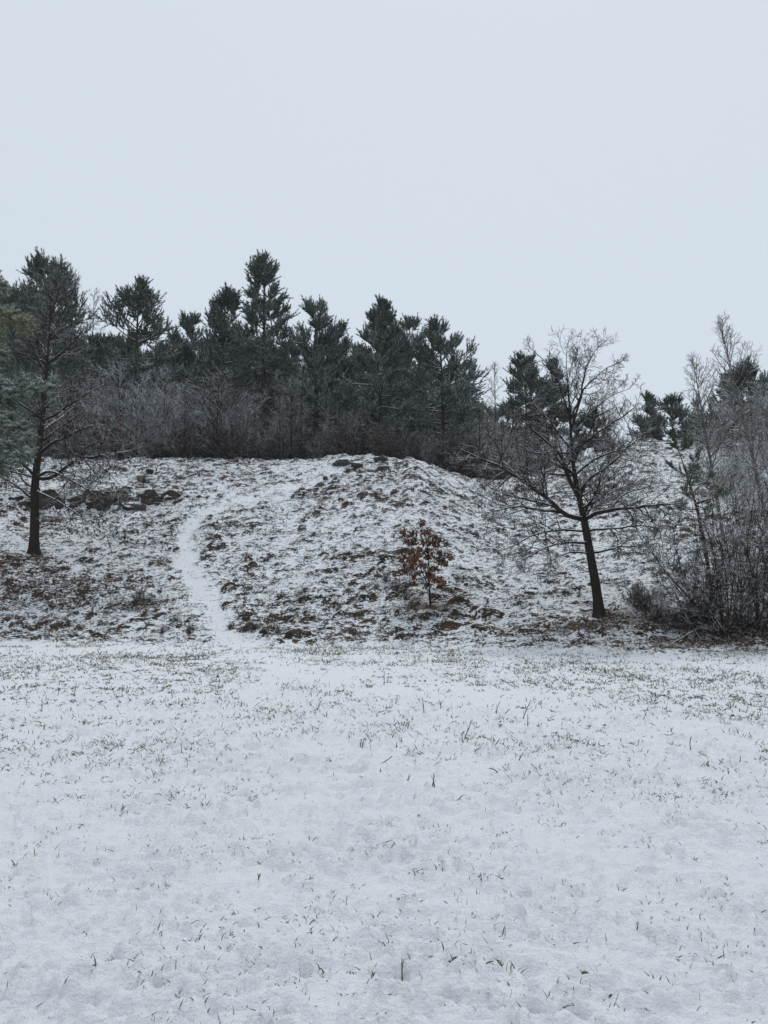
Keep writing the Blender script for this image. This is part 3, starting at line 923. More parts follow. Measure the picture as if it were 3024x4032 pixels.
# ------------------------------------------------------------------ young oak that kept its leaves
def build_sapling():
    global RNG
    RNG = np.random.default_rng(303)
    y0 = SAP[1]
    Z = lambda zx, zy, dy=0.0: at_depth(1500 + zx / 4.423, 1980 + zy / 4.423, y0 + dy)
    root = thing("oak_sapling", "young oak sapling still holding its rust brown leaves", "tree", SAP)
    acc = Acc()
    main = [SAP + [0, 0, -0.05], Z(862, 1760), Z(850, 1600), Z(843, 1480), Z(832, 1330), Z(820, 1130), Z(840, 960), Z(810, 760), Z(770, 560), Z(715, 400), Z(705, 300)]
    left = [Z(843, 1480), Z(795, 1390), Z(740, 1250), Z(690, 1130), Z(650, 980, -.05), Z(560, 820, -.1), Z(480, 650, -.12), Z(390, 450, -.15)]
    right = [Z(850, 1500), Z(885, 1440), Z(930, 1400), Z(1000, 1380), Z(1060, 1390)]
    lines = []
    for pts, r0, r1 in ((main, 0.036, 0.005), (left, 0.017, 0.004), (right, 0.012, 0.004)):
        P, L = resample(pts, 18)
        acc.tubes((P - SAP)[None], np.linspace(r0, r1, 18)[None], 8)
        lines.append(P)
    add("trunk", acc.mesh("sapling_trunk", M_OAK), root)
    allp = np.concatenate([l[6:] for l in lines])
    blobs = [(710, 320, 55, 60), (400, 470, 50, 55), (540, 510, 95, 55), (760, 500, 80, 60), (900, 580, 80, 50), (1000, 620, 55, 55), (530, 640, 140, 60), (780, 670, 140, 60),
             (950, 690, 75, 55), (340, 800, 45, 45), (560, 830, 140, 80), (800, 840, 140, 80), (1030, 850, 70, 50), (400, 930, 90, 75), (600, 970, 130, 80), (830, 930, 65, 55),
             (1020, 960, 110, 60), (1100, 1040, 80, 55), (1215, 940, 35, 45), (480, 1080, 120, 70), (420, 1160, 80, 50), (720, 1080, 80, 60), (560, 1200, 140, 50), (820, 1160, 40, 70),
             (960, 1120, 70, 35), (580, 1270, 25, 45), (850, 1250, 80, 60), (970, 1310, 90, 60), (1075, 1370, 50, 50), (1020, 1440, 25, 45), (790, 1420, 35, 45)]
    tw, lf = Acc(), Acc()
    px = y0 / FPX / 4.423
    for bx, by, rx, ry in blobs:
        dep = 0.42 * RN(1)[0] * (0.3 + 0.7 * math.sin(math.pi * min(1, max(0, (by - 250) / 1250))))
        c = Z(bx, by, dep)
        up = allp[allp[:, 2] < c[2] + 0.02]
        if not len(up):
            up = allp
        cost = np.linalg.norm(up - c, axis=1) + 0.5 * np.abs(up[:, 2] - c[2] + 0.15)
        s = up[int(np.argmin(cost))]
        P, L = resample([s, s * 0.5 + c * 0.5 + [0, 0, 0.02], c + [0, 0, ry * px * 0.7]], 7)
        tw.tubes((P - SAP)[None], np.linspace(0.007, 0.003, 7)[None], 5)
        n = int(17 + rx * ry / 170)
        off = np.clip(RN(n, 3), -1.6, 1.6) * np.array([rx * px * 0.52, 0.10, ry * px * 0.52])
        q = c + off
        S0 = np.repeat(c[None], n, 0) + off * 0.15
        PP = np.stack([S0, (S0 + q) / 2 + [0, 0, 0.012], q], 1) - SAP
        tw.tubes(PP, np.broadcast_to(np.array([0.003, 0.0028, 0.002]), (n, 3)), 3)
        dirs = np.stack([0.6 * RN(n), 0.6 * RN(n), -0.85 + 0.35 * RN(n)], 1)
        oak_leaf(lf, q - SAP, dirs, 0.068 + 0.048 * R(n), np.clip(0.55 + 0.30 * RN(n), 0, 1), (R(n) < 0.13) * 0.85)
    add("branchwork", tw.mesh("sapling_branchwork", M_OAK), root)["kind"] = "stuff"
    add("crown", lf.mesh("sapling_leaves", M_LEAF, False), root)["kind"] = "stuff"
build_sapling()

# ------------------------------------------------------------------ pines
def shoot_template(nwh, nper, spread, wid, rs):
    """one bottlebrush shoot along +z, unit length, unit needle radius: triangles + how far out/up"""
    rg = np.random.default_rng(rs)
    V, T = [], []
    # dark core
    core = [(0.0, 0.05), (0.5, 0.24), (0.95, 0.10)]
    for z, r in core:
        for a in range(3):
            V.append((r * math.cos(a * math.pi / 1.5 + 0.4), r * math.sin(a * math.pi / 1.5 + 0.4), z))
    for k in range(2):
        for a in range(3):
            b = (a + 1) % 3
            i, j, p, q = k * 3 + a, k * 3 + b, k * 3 + 3 + b, k * 3 + 3 + a
            T += [(i, j, p), (i, p, q)]
    for w in range(nwh):
        z0 = 0.06 + 0.86 * w / max(1, nwh - 1)
        for p in range(nper):
            a = 2 * math.pi * (p + 0.5 * (w % 2) + 0.5 * rg.random()) / nper
            rr = 0.75 + 0.4 * rg.random()
            z1 = z0 + spread * (0.7 + 0.5 * rg.random())
            if w == nwh - 1:
                rr *= 0.6
                z1 += 0.08
            c, s = math.cos(a), math.sin(a)
            i = len(V)
            V += [(0.10 * c - wid * s, 0.10 * s + wid * c, z0), (0.10 * c + wid * s, 0.10 * s - wid * c, z0), (rr * c, rr * s, z1)]
            T.append((i, i + 1, i + 2))
    return np.array(V), np.array(T)

SHOOTS = [shoot_template(4, 4, 0.26, 0.26, s) for s in (1, 2, 3)]
SHOOTS_BIG = [shoot_template(5, 7, 0.20, 0.15, s) for s in (4, 5, 6)]

def put_shoots(acc, pos, direc, length, radius, tint, snow_amt, temps):
    d = unit(direc)
    m = len(pos)
    ref = RN(m, 3)
    A = unit(np.cross(d, ref))
    B = np.cross(d, A)
    which = RNG.integers(0, len(temps), m)
    for w, (TV, TT) in enumerate(temps):
        k = which == w
        n = int(k.sum())
        if not n:
            continue
        off = radius[k][:, None, None] * (TV[None, :, 0, None] * A[k][:, None] + TV[None, :, 1, None] * B[k][:, None])
        ax = length[k][:, None, None] * TV[None, :, 2, None] * d[k][:, None]
        P = pos[k][:, None] + ax + off
        up = off[..., 2] / (radius[k][:, None] + 1e-6) + 0.25 * RN(n, len(TV))
        sn = sstep(-0.10, 0.75, up) * np.clip(snow_amt[k][:, None], 0, 1)
        F = (np.arange(n) * len(TV))[:, None, None] + TT[None]
        tt = np.clip(tint[k][:, None] + 0.10 * RN(n, len(TV)), 0, 1)
        acc.put(P.reshape(-1, 3), None, F.reshape(-1, 3), tint=tt.ravel(), snow=sn.ravel())

def pine_parts(seed, H, cb, hw, shape='cone', whorl=0.46, per=6, snow=0.35, lean=0.0, dead=1.0, sub=7, sh=(0.48, 0.100), temps=None, mat=None, bark=None, tr=None, tiny=False):
    """meshes (trunk, branchwork, crown) of a pine of height H, crown from cb*H up, half width hw"""
    global RNG
    RNG = np.random.default_rng(seed)
    temps = temps or SHOOTS
    k = 16
    t = np.linspace(0, 1, k)
    tr = tr or 0.011 * H + 0.03
    T = np.stack([lean * H * t ** 1.5 + 0.05 * np.sin(t * 5 + seed), 0.05 * np.cos(t * 4 + seed), t * H * 0.985 - 0.2 * (1 - t)], 1)
    TR = tr * np.interp(t, [0, 0.05, 0.5, 0.9, 1], [1.35, 1.0, 0.68, 0.18, 0.06])
    a0 = Acc()
    a0.tubes(T[None], TR[None], 9)
    # whorls
    zs = np.arange(cb * H, H * 0.97, whorl) + 0
    zs = zs + 0.12 * RN(len(zs))
    zb = np.repeat(zs, per) + 0.10 * RN(len(zs) * per)
    f = np.clip((zb - cb * H) / (H * (1 - cb)), 0, 1)
    if shape == 'cone':
        prof = np.interp(f, [0, 0.12, 0.35, 0.7, 0.9, 1.0], [0.72, 0.96, 1.0, 0.62, 0.28, 0.05])
    elif shape == 'round':
        prof = np.interp(f, [0, 0.15, 0.45, 0.75, 0.92, 1.0], [0.70, 0.95, 1.0, 0.68, 0.33, 0.05])
    else:
        prof = np.interp(f, [0, 0.2, 0.5, 0.8, 1.0], [0.85, 1.0, 0.85, 0.5, 0.16])
    m = len(zb)
    azb = R(m) * 2 * np.pi
    lobes = 1 + 0.12 * np.sin(azb * 2 + seed) + 0.12 * np.sin(azb * 3 + zb * 1.3)
    L = hw * prof * lobes * (0.70 + 0.38 * R(m))
    keep = R(m) < np.interp(f, [0, 0.6, 1.0], [0.92, 0.85, 0.45])
    zb, f, azb, L = zb[keep], f[keep], azb[keep], L[keep]
    m = len(zb)
    el = np.radians(np.interp(f, [0, 0.3, 0.7, 1.0], [-8, 8, 28, 50]) + 9 * RN(m))
    tz = np.clip(zb / H, 0, 1)
    S = np.stack([np.interp(tz, t, T[:, 0]), np.interp(tz, t, T[:, 1]), zb], 1)
    D = np.stack([np.cos(azb) * np.cos(el), np.sin(azb) * np.cos(el), np.sin(el)], 1)
    r0 = np.clip(0.010 + 0.016 * L, 0.008, 0.06)
    P1, R1 = grow(S, D, L, r0, 6, 0.10, 0.085, 0.3)
    a1 = Acc()
    a1.tubes(P1, R1, 4)
    s2, d2, l2, r2, b2 = kids(P1, R1, L, sub, 0.28, 0.98, 0.75, 0.36, 0.6, 0.45, 0.85, 0.4)
    l2 = np.clip(l2, 0.16, 0.9)
    P2, R2 = grow(s2, d2, l2, np.clip(r2, 0.005, 0.016), 3, 0.12, 0.2, 0.5)
    a1.tubes(P2, R2, 3)
    # dead lower branches
    nd = int(dead * 26)
    if nd:
        zd = H * cb * (0.25 + 0.85 * R(nd))
        ad = R(nd) * 2 * np.pi
        Sd = np.stack([np.interp(zd / H, t, T[:, 0]), np.interp(zd / H, t, T[:, 1]), zd], 1)
        Dd = np.stack([np.cos(ad), np.sin(ad), 0.05 + 0.25 * RN(nd)], 1)
        Ld = hw * (0.3 + 0.6 * R(nd))
        Pd, Rd = grow(Sd, Dd, Ld, 0.008 + 0.010 * R(nd), 6, 0.14, -0.01, 0.3)
        a1.tubes(Pd, Rd, 4)
        s3, d3, l3, r3, b3 = kids(Pd, Rd, Ld, 6, 0.25, 1.0, 0.8, 0.4, 0.6, 0.2)
        P3, R3 = grow(s3, d3, l3, np.clip(r3, 0.004, 0.01), 4, 0.2, -0.02, 0.5)
        a1.tubes(P3, R3, 3)
    # shoots: tips, plus laterals on the branchlets, plus a leader
    a2 = Acc()
    e1, t1 = P1[:, -1], unit(P1[:, -1] - P1[:, -2])
    e2, t2 = P2[:, -1], unit(P2[:, -1] - P2[:, -2])
    s4, d4, l4, r4, b4 = kids(P2, R2, l2, 3, 0.15, 0.95, 0.75, 0.4, 0.6, 0.2)
    top = np.array([[T[-1, 0], T[-1, 1], H * 0.965]])
    f2 = f[b2]
    pos = np.concatenate([e1, e2, s4, top])
    dr = np.concatenate([t1, t2, d4, [[0.02, 0, 1.0]]])
    ff = np.concatenate([f, f2, f2[b4], [1.0]])
    n = len(pos)
    dr = unit(dr + np.array([0, 0, 1.0]) * (0.32 + 0.6 * ff)[:, None] + 0.22 * RN(n, 3))
    if tiny:
        kk = R(n) < 0.7
        pos, dr, ff = pos[kk], dr[kk], ff[kk]
        n = len(pos)
    ln = sh[0] * (0.5 + 0.75 * R(n))
    rd = sh[1] * (0.8 + 0.4 * R(n))
    patch = fbm(pos[:, 0] * 0.8 + seed, pos[:, 2] * 0.8 + pos[:, 1] * 0.5, seed, 3)
    tint = np.clip(0.25 + 0.5 * patch + 0.16 * RN(n), 0, 1)
    sn = 1.6 * snow * (1.30 - 0.80 * ff) * (0.35 + 1.3 * patch) * (0.5 + R(n))
    put_shoots(a2, pos - dr * 0.06, dr, ln, rd, tint, sn, temps)
    me = (a0.mesh("pine_trunk", bark or M_PINE_BARK), a1.mesh("pine_branchwork", bark or M_PINE_BARK), a2.mesh("pine_crown", mat or M_NEEDLE, False))
    return me

def pine_obj(meshes, label, loc, rz=0.0, group=None, name="pine_tree"):
    root = thing(name, label, "tree", loc, rz, group)
    add("trunk", meshes[0], root)
    add("branchwork", meshes[1], root)["kind"] = "stuff"
    add("crown", meshes[2], root)["kind"] = "stuff"
    return root

def foot(px, r, py=1800):
    a, _ = az_te(px, py)
    x, y = polar(a, r)
    return np.array([x, y, float(H0(x, y))])

def pine_at(seed, base_px, apex, r, halfpx, crown_py, label, **kw):
    base = foot(base_px, r)
    _, te = az_te(*apex)
    H = CAMZ + te * r - base[2]
    _, tc = az_te(base_px, crown_py)
    cb = (CAMZ + tc * r - base[2]) / H
    lean = (apex[0] - base_px) / FPX * r / H
    me = pine_parts(seed, H, max(0.05, cb), 1.13 * halfpx / FPX * r, lean=lean, **kw)
    return pine_obj(me, label, base)

FRONT = [
    pine_at(23, 160, (150, 1035), 41.0, 165, 1640, "broad dark pine behind the oak by the stone bank", shape='round', snow=0.35, per=7, sub=8),
    pine_at(2, 530, (525, 1118), 40.0, 122, 1500, "slim pine with open crown and long bare lower trunk", snow=0.30, sub=6, dead=1.6),
    pine_at(3, 720, (722, 1248), 47.0, 95, 1600, "low greyish pine set back between two taller dark pines", snow=0.65, shape='round'),
    pine_at(4, 868, (872, 1162), 41.0, 118, 1620, "bushy pine crowded against the tallest pine", snow=0.40, shape='round', per=6),
    pine_at(5, 1030, (1030, 1008), 39.5, 112, 1450, "tallest pine of the wood with open upswept crown", snow=0.30, sub=6, dead=1.6),
    pine_at(6, 1240, (1240, 1198), 40.0, 118, 1700, "rounded pine with snow dusted sides next to a small pointed pine", snow=0.55, shape='round'),
    pine_at(7, 1338, (1335, 1272), 42.5, 66, 1720, "small pointed pine squeezed between two wide pines", snow=0.65),
    pine_at(8, 1500, (1497, 1196), 38.0, 124, 1770, "dense dark green pine right behind the snowy mound", snow=0.38, shape='cone', per=7, sub=8),
    pine_at(10, 1755, (1728, 1280), 38.5, 148, 1730, "wide snow dusted pine at the edge of the wood above the gully", snow=0.60, per=7, dead=0.4),
]
pine_at(9, 1620, (1612, 1268), 62.0, 95, 1560, "frosted pine, haze paled into its needles, rising behind the dark front pines", shape='round', snow=1.0, sh=(0.42, 0.13))  # heavier snow whitening also paints in the haze fading this far tree
pine_at(11, 2075, (2070, 1412), 47.0, 92, 1700, "dark pine seen through the crown of the leaning oak", shape='round', snow=0.3)
pine_at(12, 2185, (2185, 1440), 48.0, 60, 1700, "narrow dark pine beside the pine behind the leaning oak", snow=0.3)
pine_at(13, 2345, (2345, 1650), 50.5, 55, 1770, "low dark pine on the saddle behind the leaning oak", shape='round', snow=0.3)
small = [pine_at(14, 2555, (2556, 1582), 51.0, 46, 1740, "slender young pine with upright shoots on the right knoll", snow=0.3),
         pine_at(15, 2652, (2655, 1592), 51.0, 78, 1740, "squat bushy dark pine on top of the right knoll", shape='round', snow=0.3)]
pine_at(16, 2965, (2970, 1450), 43.0, 120, 1850, "dark ragged pine behind the tall birch", shape='round', snow=0.45)
pine_at(17, 2800, (2800, 1640), 46.0, 95, 1800, "rounded pine half hidden behind the birches", shape='round', snow=0.6)
pine_at(18, 2790, (2668, 1715), 21.0, 110, 2020, "thin young green pine with reddish trunk standing over the thicket", shape='open', snow=0.25, whorl=0.34, per=4, sub=5, dead=0.3, sh=(0.15, 0.05), mat=M_NEEDLE_G, bark=M_REDBARK, tr=0.055, temps=SHOOTS_BIG)

# rows of the wood behind, sharing the front pines' meshes
RNG = np.random.default_rng(909)
GROUP = "pines deeper in the wood"
LBL = "pine deeper in the wood, mostly hidden behind the front pines"
for i in range(46):
    px = -350 + 2350 * (i + 0.6 * R()) / 46
    r = 46 + 20 * R()
    src = FRONT[int(R() * len(FRONT))]
    top_py = np.interp(px, [-300, 100, 330, 520, 720, 880, 1030, 1180, 1300, 1420, 1500, 1640, 1800, 1900, 2000], [1120, 1150, 1330, 1290, 1340, 1300, 1330, 1350, 1370, 1360, 1330, 1400, 1440, 1560, 1640])
    b = foot(px, r)
    _, te = az_te(px, top_py + 10 + 110 * R())
    Hs = CAMZ + te * r - b[2]
    hsrc = max(v.co.z for v in src.children[0].data.vertices)
    sc = max(0.4, Hs / hsrc)
    copy_thing(src, b, R() * 6.28, (max(sc, 0.7), max(sc, 0.7), sc), LBL, GROUP)
for i in range(9):
    px = 1950 + 1300 * i / 9 + 40 * R()
    r = 52 + 8 * R()
    src = FRONT[int(R() * len(FRONT))]
    b = foot(px, r)
    hsrc = max(v.co.z for v in src.children[0].data.vertices)
    _, te = az_te(px, np.interp(px, [1950, 2200, 2350, 2500, 2800, 3000], [1600, 1600, 1730, 1720, 1640, 1560]))
    sc = (CAMZ + te * r - b[2]) / hsrc
    copy_thing(src, b, R() * 6.28, (max(sc, 0.6), max(sc, 0.6), sc), "small pine on the ridge behind the right slope", "pines along the right ridge")

# ------------------------------------------------------------------ near pine whose boughs hang in from the side
def build_near_pine():
    global RNG
    RNG = np.random.default_rng(404)
    base = foot(-330, 22.5)
    y0 = base[1]
    root = thing("pine_tree", "near pine reaching in with drooping snow covered boughs", "tree", base)
    T = np.array([base + [0, 0, -0.2], at_depth(-330, 1800, y0), at_depth(-325, 1400, y0), at_depth(-320, 1000, y0), at_depth(-318, 880, y0)])
    P, L = resample(T, 18)
    a = Acc()
    a.tubes((P - base)[None], np.linspace(0.17, 0.03, 18)[None], 10)
    add("trunk", a.mesh("near_pine_trunk", M_PINE_BARK), root)
    boughs = [([(-320, 1180), (-150, 1130), (10, 1110), (60, 1130)], -0.6, .5, 0.5), ([(-320, 1260), (-150, 1250), (0, 1235), (70, 1245), (140, 1268)], -1.0, 1.0, 0.35),
              ([(-320, 1400), (-180, 1370), (-40, 1350), (30, 1370), (60, 1400)], -0.3, .6, 0.6), ([(-320, 1560), (-150, 1530), (20, 1510), (120, 1520), (240, 1540)], -1.3, .15, 0.6),
              ([(-320, 1540), (-150, 1530), (0, 1545), (100, 1590)], 0.5, .25, 0.5), ([(-320, 1660), (-150, 1620), (0, 1620), (90, 1660), (165, 1720)], -0.9, .2, 0.75),
              ([(-320, 1740), (-150, 1700), (0, 1720), (90, 1760), (150, 1790)], -1.2, .2, 0.7), ([(-320, 1800), (-150, 1780), (-20, 1790), (60, 1830)], -0.4, .2, 0.6),
              ([(-320, 1480), (-200, 1440), (-60, 1440), (40, 1460)], 0.9, .4, 0.5), ([(-320, 1330), (-180, 1310), (-60, 1300), (50, 1320)], 0.6, .9, 0.45), ([(-320, 1100), (-200, 1090), (-80, 1110), (20, 1170)], 0.4, .5, 0.4)]
    for pts, dy, tint0, snow in boughs:
        n = len(pts)
        W = np.array([at_depth(px - 60 * i / (n - 1), py, y0 + dy * i / (n - 1)) for i, (px, py) in enumerate(pts)])
        i = int(np.argmin(np.linalg.norm(P - W[0], axis=1)))
        W[0] = P[i]
        Pb, Lb = resample(W, 14)
        Rb = np.linspace(0.045, 0.008, 14)
        ab, ac = Acc(), Acc()
        ab.tubes((Pb - base)[None], Rb[None], 6)
        s, d, l, r, b = kids((Pb - base)[None], Rb[None], np.array([Lb]), 26, 0.22, 1.0, 0.85, 0.14, 0.6, 0.75, 0.8, 0.55)
        P2, R2 = grow(s, d, np.clip(l, 0.15, 0.8), np.clip(r, 0.006, 0.016), 5, 0.12, -0.02, 0.5)
        ab.tubes(P2, R2, 4)
        s3, d3, l3, r3, b3 = kids(P2, R2, np.clip(l, 0.15, 0.8), 8, 0.1, 1.0, 0.8, 0.5, 0.6, 0.4)
        pos = np.concatenate([P2[:, -1], s3])
        dr = np.concatenate([unit(P2[:, -1] - P2[:, -2]), d3])
        m = len(pos)
        dr = unit(dr + 0.2 * RN(m, 3) + np.array([0, 0, 0.10]))
        put_shoots(ac, pos, dr, 0.17 + 0.09 * R(m), 0.066 + 0.02 * R(m), np.clip(0.22 + tint0 * 0.75 + 0.15 * RN(m), 0, 1), 2.5 * snow * (0.6 + 0.8 * R(m)), SHOOTS_BIG)
        bo = add("bough", ab.mesh("near_pine_bough", M_PINE_BARK), root)
        add("needles", ac.mesh("near_pine_needles", M_NEEDLE_G, False), bo)["kind"] = "stuff"
build_near_pine()

# ------------------------------------------------------------------ bare broadleaf trees and shrubs
def bare_tree_parts(seed, H, hw, cb=0.15, n1=34, n2=9, n3=5, bark=None, twig=None, lean=0.0, el=(20, 62), rtr=None, droop=0.03):
    global RNG
    RNG = np.random.default_rng(seed)
    k = 18
    t = np.linspace(0, 1, k)
    T = np.stack([lean * H * t + 0.06 * np.sin(3 * t + seed), 0.05 * np.sin(4 * t + seed * 2), t * H - 0.15 * (1 - t)], 1)
    rtr = rtr or 0.008 * H + 0.015
    TR = rtr * np.interp(t, [0, 0.05, 0.6, 1], [1.5, 1.0, 0.45, 0.06])
    a0, a1 = Acc(), Acc()
    a0.tubes(T[None], TR[None], 8)
    f = (np.arange(n1) + R(n1)) / n1
    zb = H * (cb + (0.97 - cb) * f)
    az = R(n1) * 2 * np.pi
    e = np.radians(np.interp(f, [0, 1], el) + 8 * RN(n1))
    tz = zb / H
    S = np.stack([np.interp(tz, t, T[:, 0]), np.interp(tz, t, T[:, 1]), zb], 1)
    D = np.stack([np.cos(az) * np.cos(e), np.sin(az) * np.cos(e), np.sin(e)], 1)
    L = hw * np.interp(f, [0, 0.3, 0.7, 1], [0.9, 1.15, 0.9, 0.3]) * (0.65 + 0.6 * R(n1))
    P1, R1 = grow(S, D, L, np.clip(0.006 + 0.010 * L, 0.006, 0.04), 9, 0.10, 0.05, 0.25)
    a0.tubes(P1, R1, 5)
    s, d, l, r, b = kids(P1, R1, L, n2, 0.15, 1.0, 0.7, 0.42, 0.6, 0.1)
    P2, R2 = grow(s, d, np.maximum(l, 0.2), np.clip(r, 0.0055, 0.014), 4, 0.16, droop, 0.6)
    a1.tubes(P2, R2, 3)
    s, d, l2, r, b = kids(P2, R2, np.maximum(l, 0.2), n3, 0.15, 1.0, 0.7, 0.5, 0.7, 0.1)
    P3, R3 = grow(s, d, np.clip(l2, 0.1, 0.6), np.clip(r, 0.005, 0.008), 3, 0.16, droop, 0.7)
    a1.tubes(P3, R3, 3)
    return a0.mesh("bare_trunk", bark or M_TWIG), a1.mesh("bare_twigs", twig or M_FROST)

def bare_obj(parts, label, loc, rz=0, group=None, name="bare_tree"):
    root = thing(name, label, "tree", loc, rz, group)
    add("trunk", parts[0], root)
    add("crown", parts[1], root)["kind"] = "stuff"
    return root

def bare_at(seed, base_px, apex, r, halfpx, label, name="bare_tree", **kw):
    b = foot(base_px, r)
    _, te = az_te(*apex)
    H = CAMZ + te * r - b[2]
    return bare_obj(bare_tree_parts(seed, H, halfpx / FPX * r, lean=(apex[0] - base_px) / FPX * r / H, **kw), label, b, name=name)

bare_at(51, 260, (255, 1030), 43.0, 110, "frosted leafless tree rising beside the broad dark pine", n1=40)
bare_at(52, 350, (352, 1135), 42.0, 95, "slim frosted leafless tree between the broad pine and the slim pine", n1=36)
mid_tree = dict(n1=30, n2=9, n3=4, cb=0.12, el=(15, 60), bark=M_TWIG, rtr=0.06)
bare_at(61, 860, (850, 1478), 37.6, 150, "spreading frosted tree in front of the bushy pine at the wood edge", **mid_tree)
bare_at(62, 640, (635, 1470), 38.2, 120, "pale frosted tree below the low greyish pine", twig=M_RIME, **mid_tree)
bare_at(63, 470, (455, 1440), 38.6, 110, "pale frosted tree below the slim pine", twig=M_RIME, **mid_tree)
bare_at(64, 1140, (1150, 1500), 37.5, 90, "frosted tree between the tallest pine and the rounded pine", **mid_tree)
bare_at(65, 1400, (1395, 1560), 38.0, 80, "frosted tree at the foot of the small pointed pine", **mid_tree)
bare_at(66, 1900, (1890, 1600), 38.0, 110, "frosted tree growing from the gully beside the wide snowy pine", **mid_tree)
bare_at(53, 1960, (1955, 1425), 45.0, 75, "frosted leafless tree left of the pine behind the leaning oak", n1=36)
bare_at(54, 2020, (2025, 1470), 46.0, 70, "low frosted leafless tree touching the pine behind the leaning oak", n1=30)
slim = bare_at(67, 1190, (1185, 1440), 37.4, 40, "slim grey leafless pole tree among the shrubs of the wood edge", n1=26, n2=6, n3=3, cb=0.35, rtr=0.05)
slim["group"] = "slim pole trees in the wood edge"
for px_, r_, s_ in [(720, 38.0, .8), (905, 39.0, 1.0), (1000, 38.2, .75), (1095, 37.2, .95), (1285, 37.8, .9), (1330, 38.6, .7), (1430, 36.6, .75), (1650, 37.4, .8), (1840, 37.6, .8), (560, 39.0, .9)]:
    copy_thing(slim, foot(px_, r_), px_ * 0.37, (s_, s_, s_))
birch = dict(bark=M_BIRCH, twig=M_FROST, n1=44, n2=9, n3=4, el=(25, 66), droop=0.0)
bare_at(55, 3050, (2870, 1292), 25.0, 165, "tall bare birch with fine upswept twigs at the wood edge", name="birch_tree", **birch)
bare_at(56, 2840, (2745, 1425), 27.0, 150, "leaning pale birch with frosted twigs behind the thicket", name="birch_tree", **birch)
bare_at(57, 3110, (3010, 1560), 22.0, 190, "frosted birch with dense twigs over the thicket", name="birch_tree", **birch)
bare_at(58, 2420, (2400, 1640), 50.0, 70, "small frosted leafless tree on the saddle beside the right knoll", n1=30)
bare_at(59, 2900, (2890, 1640), 38.0, 140, "greyish twiggy tree on the right slope behind the birches", n1=44, n2=11)

def shrub_parts(seed, H, W, n0=16, n1=8, n2=6, n3=0, mat=None, tmat=None, upr=0.06, spread=0.55, r0=0.014):
    global RNG
    RNG = np.random.default_rng(seed)
    az = R(n0) * 2 * np.pi
    tilt = spread * R(n0) ** 0.7
    D = np.stack([np.cos(az) * np.sin(tilt), np.sin(az) * np.sin(tilt), np.cos(tilt)], 1)
    S = np.stack([0.12 * W * RN(n0), 0.12 * W * RN(n0), np.full(n0, -0.08)], 1)
    L = H * (0.6 + 0.45 * R(n0)) / np.maximum(np.cos(tilt * 0.6), 0.5)
    P0, R0 = grow(S, D, L, r0 * (0.6 + 0.8 * R(n0)), 10, 0.09, upr, 0.25)
    a0, a1 = Acc(), Acc()
    a0.tubes(P0, R0, 5)
    s, d, l, r, b = kids(P0, R0, L, n1, 0.18, 1.0, 0.65, 0.32, 0.6, 0.1, 1.0, 0.4)
    P1, R1 = grow(s, d, np.maximum(l, 0.15), np.clip(r, 0.0065, 0.014), 4, 0.17, 0.03, 0.5)
    a1.tubes(P1, R1, 3)
    s, d, l2, r, b = kids(P1, R1, np.maximum(l, 0.15), n2, 0.12, 1.0, 0.7, 0.5, 0.75, 0.1)
    P2, R2 = grow(s, d, np.clip(l2, 0.08, 0.5), np.clip(r, 0.006, 0.009), 3, 0.18, 0.03, 0.7)
    a1.tubes(P2, R2, 3)
    if n3:
        s, d, l3, r, b = kids(P2, R2, np.clip(l2, 0.08, 0.5), n3, 0.15, 1.0, 0.7, 0.55, 0.8, 0.1)
        P3, R3 = grow(s, d, np.clip(l3, 0.06, 0.3), np.clip(r, 0.0055, 0.007), 2, 0.15, 0.03, 0.8)
        a1.tubes(P3, R3, 3)
    return a0.mesh("shrub_stems", mat or M_THICK), a1.mesh("shrub_twigs", tmat or M_FROST)

def shrub_obj(parts, label, loc, rz=0, group=None, name="bare_shrub"):
    root = thing(name, label, "shrub", loc, rz, group)
    add("stems", parts[0], root)["kind"] = "stuff"
    add("crown", parts[1], root)["kind"] = "stuff"
    return root

# frosted undergrowth along and inside the edge of the wood
RNG = np.random.default_rng(77)
FROSTY = [shrub_parts(600 + i, 3.6, 2.2, 16, 9, 7, 2, spread=0.75, tmat=M_RIME if i < 2 else M_FROST) for i in range(4)]
DARK = [shrub_parts(620 + i, 1.9, 1.6, 46, 6, 4, 0, tmat=M_THICK, spread=0.32, r0=0.010, upr=0.03) for i in range(3)]
G1, L1 = "frosted shrubs in the wood edge", "frosted leafless shrub growing under the pines"
G2, L2 = "brown thicket along the hill crest", "dark brown bramble clump along the crest at the foot of the wood"
protos = []
for i, (pts, lab, grp) in enumerate([(p, L1, G1) for p in FROSTY] + [(p, L2, G2) for p in DARK]):
    protos.append([pts, lab, grp, None])
def place_shrub(i, loc, rz, sc):
    p = protos[i]
    if p[3] is None:
        p[3] = shrub_obj(p[0], p[1], loc, rz, p[2])
        p[3].scale = (sc[0], sc[1], sc[2])
    else:
        copy_thing(p[3], loc, rz, sc)
RNG = np.random.default_rng(78)
for i in range(56):
    px = -120 + 2150 * (i + R()) / 56
    D = np.interp(az_te(px, 1800)[0], CR_A, CR_D)
    r = D + 1.6 + 7 * R()
    top = np.interp(px, [-100, 200, 450, 650, 800, 900, 1050, 1150, 1350, 1500, 1700, 1900, 2000], [1560, 1560, 1520, 1490, 1480, 1540, 1590, 1640, 1690, 1740, 1750, 1680, 1690]) + 190 * R() ** 1.5 - 50
    b = foot(px, r)
    _, te = az_te(px, top)
    h = np.clip((CAMZ + te * r - b[2]) / 3.6, 0.3, 1.6)
    place_shrub(int(R() * 2) + (0 if R() < np.interp(px, [300, 450, 800, 1000], [0.35, 0.75, 0.6, 0.1]) else 2), b, R() * 6.28, (h * 0.95, h * 0.95, h))
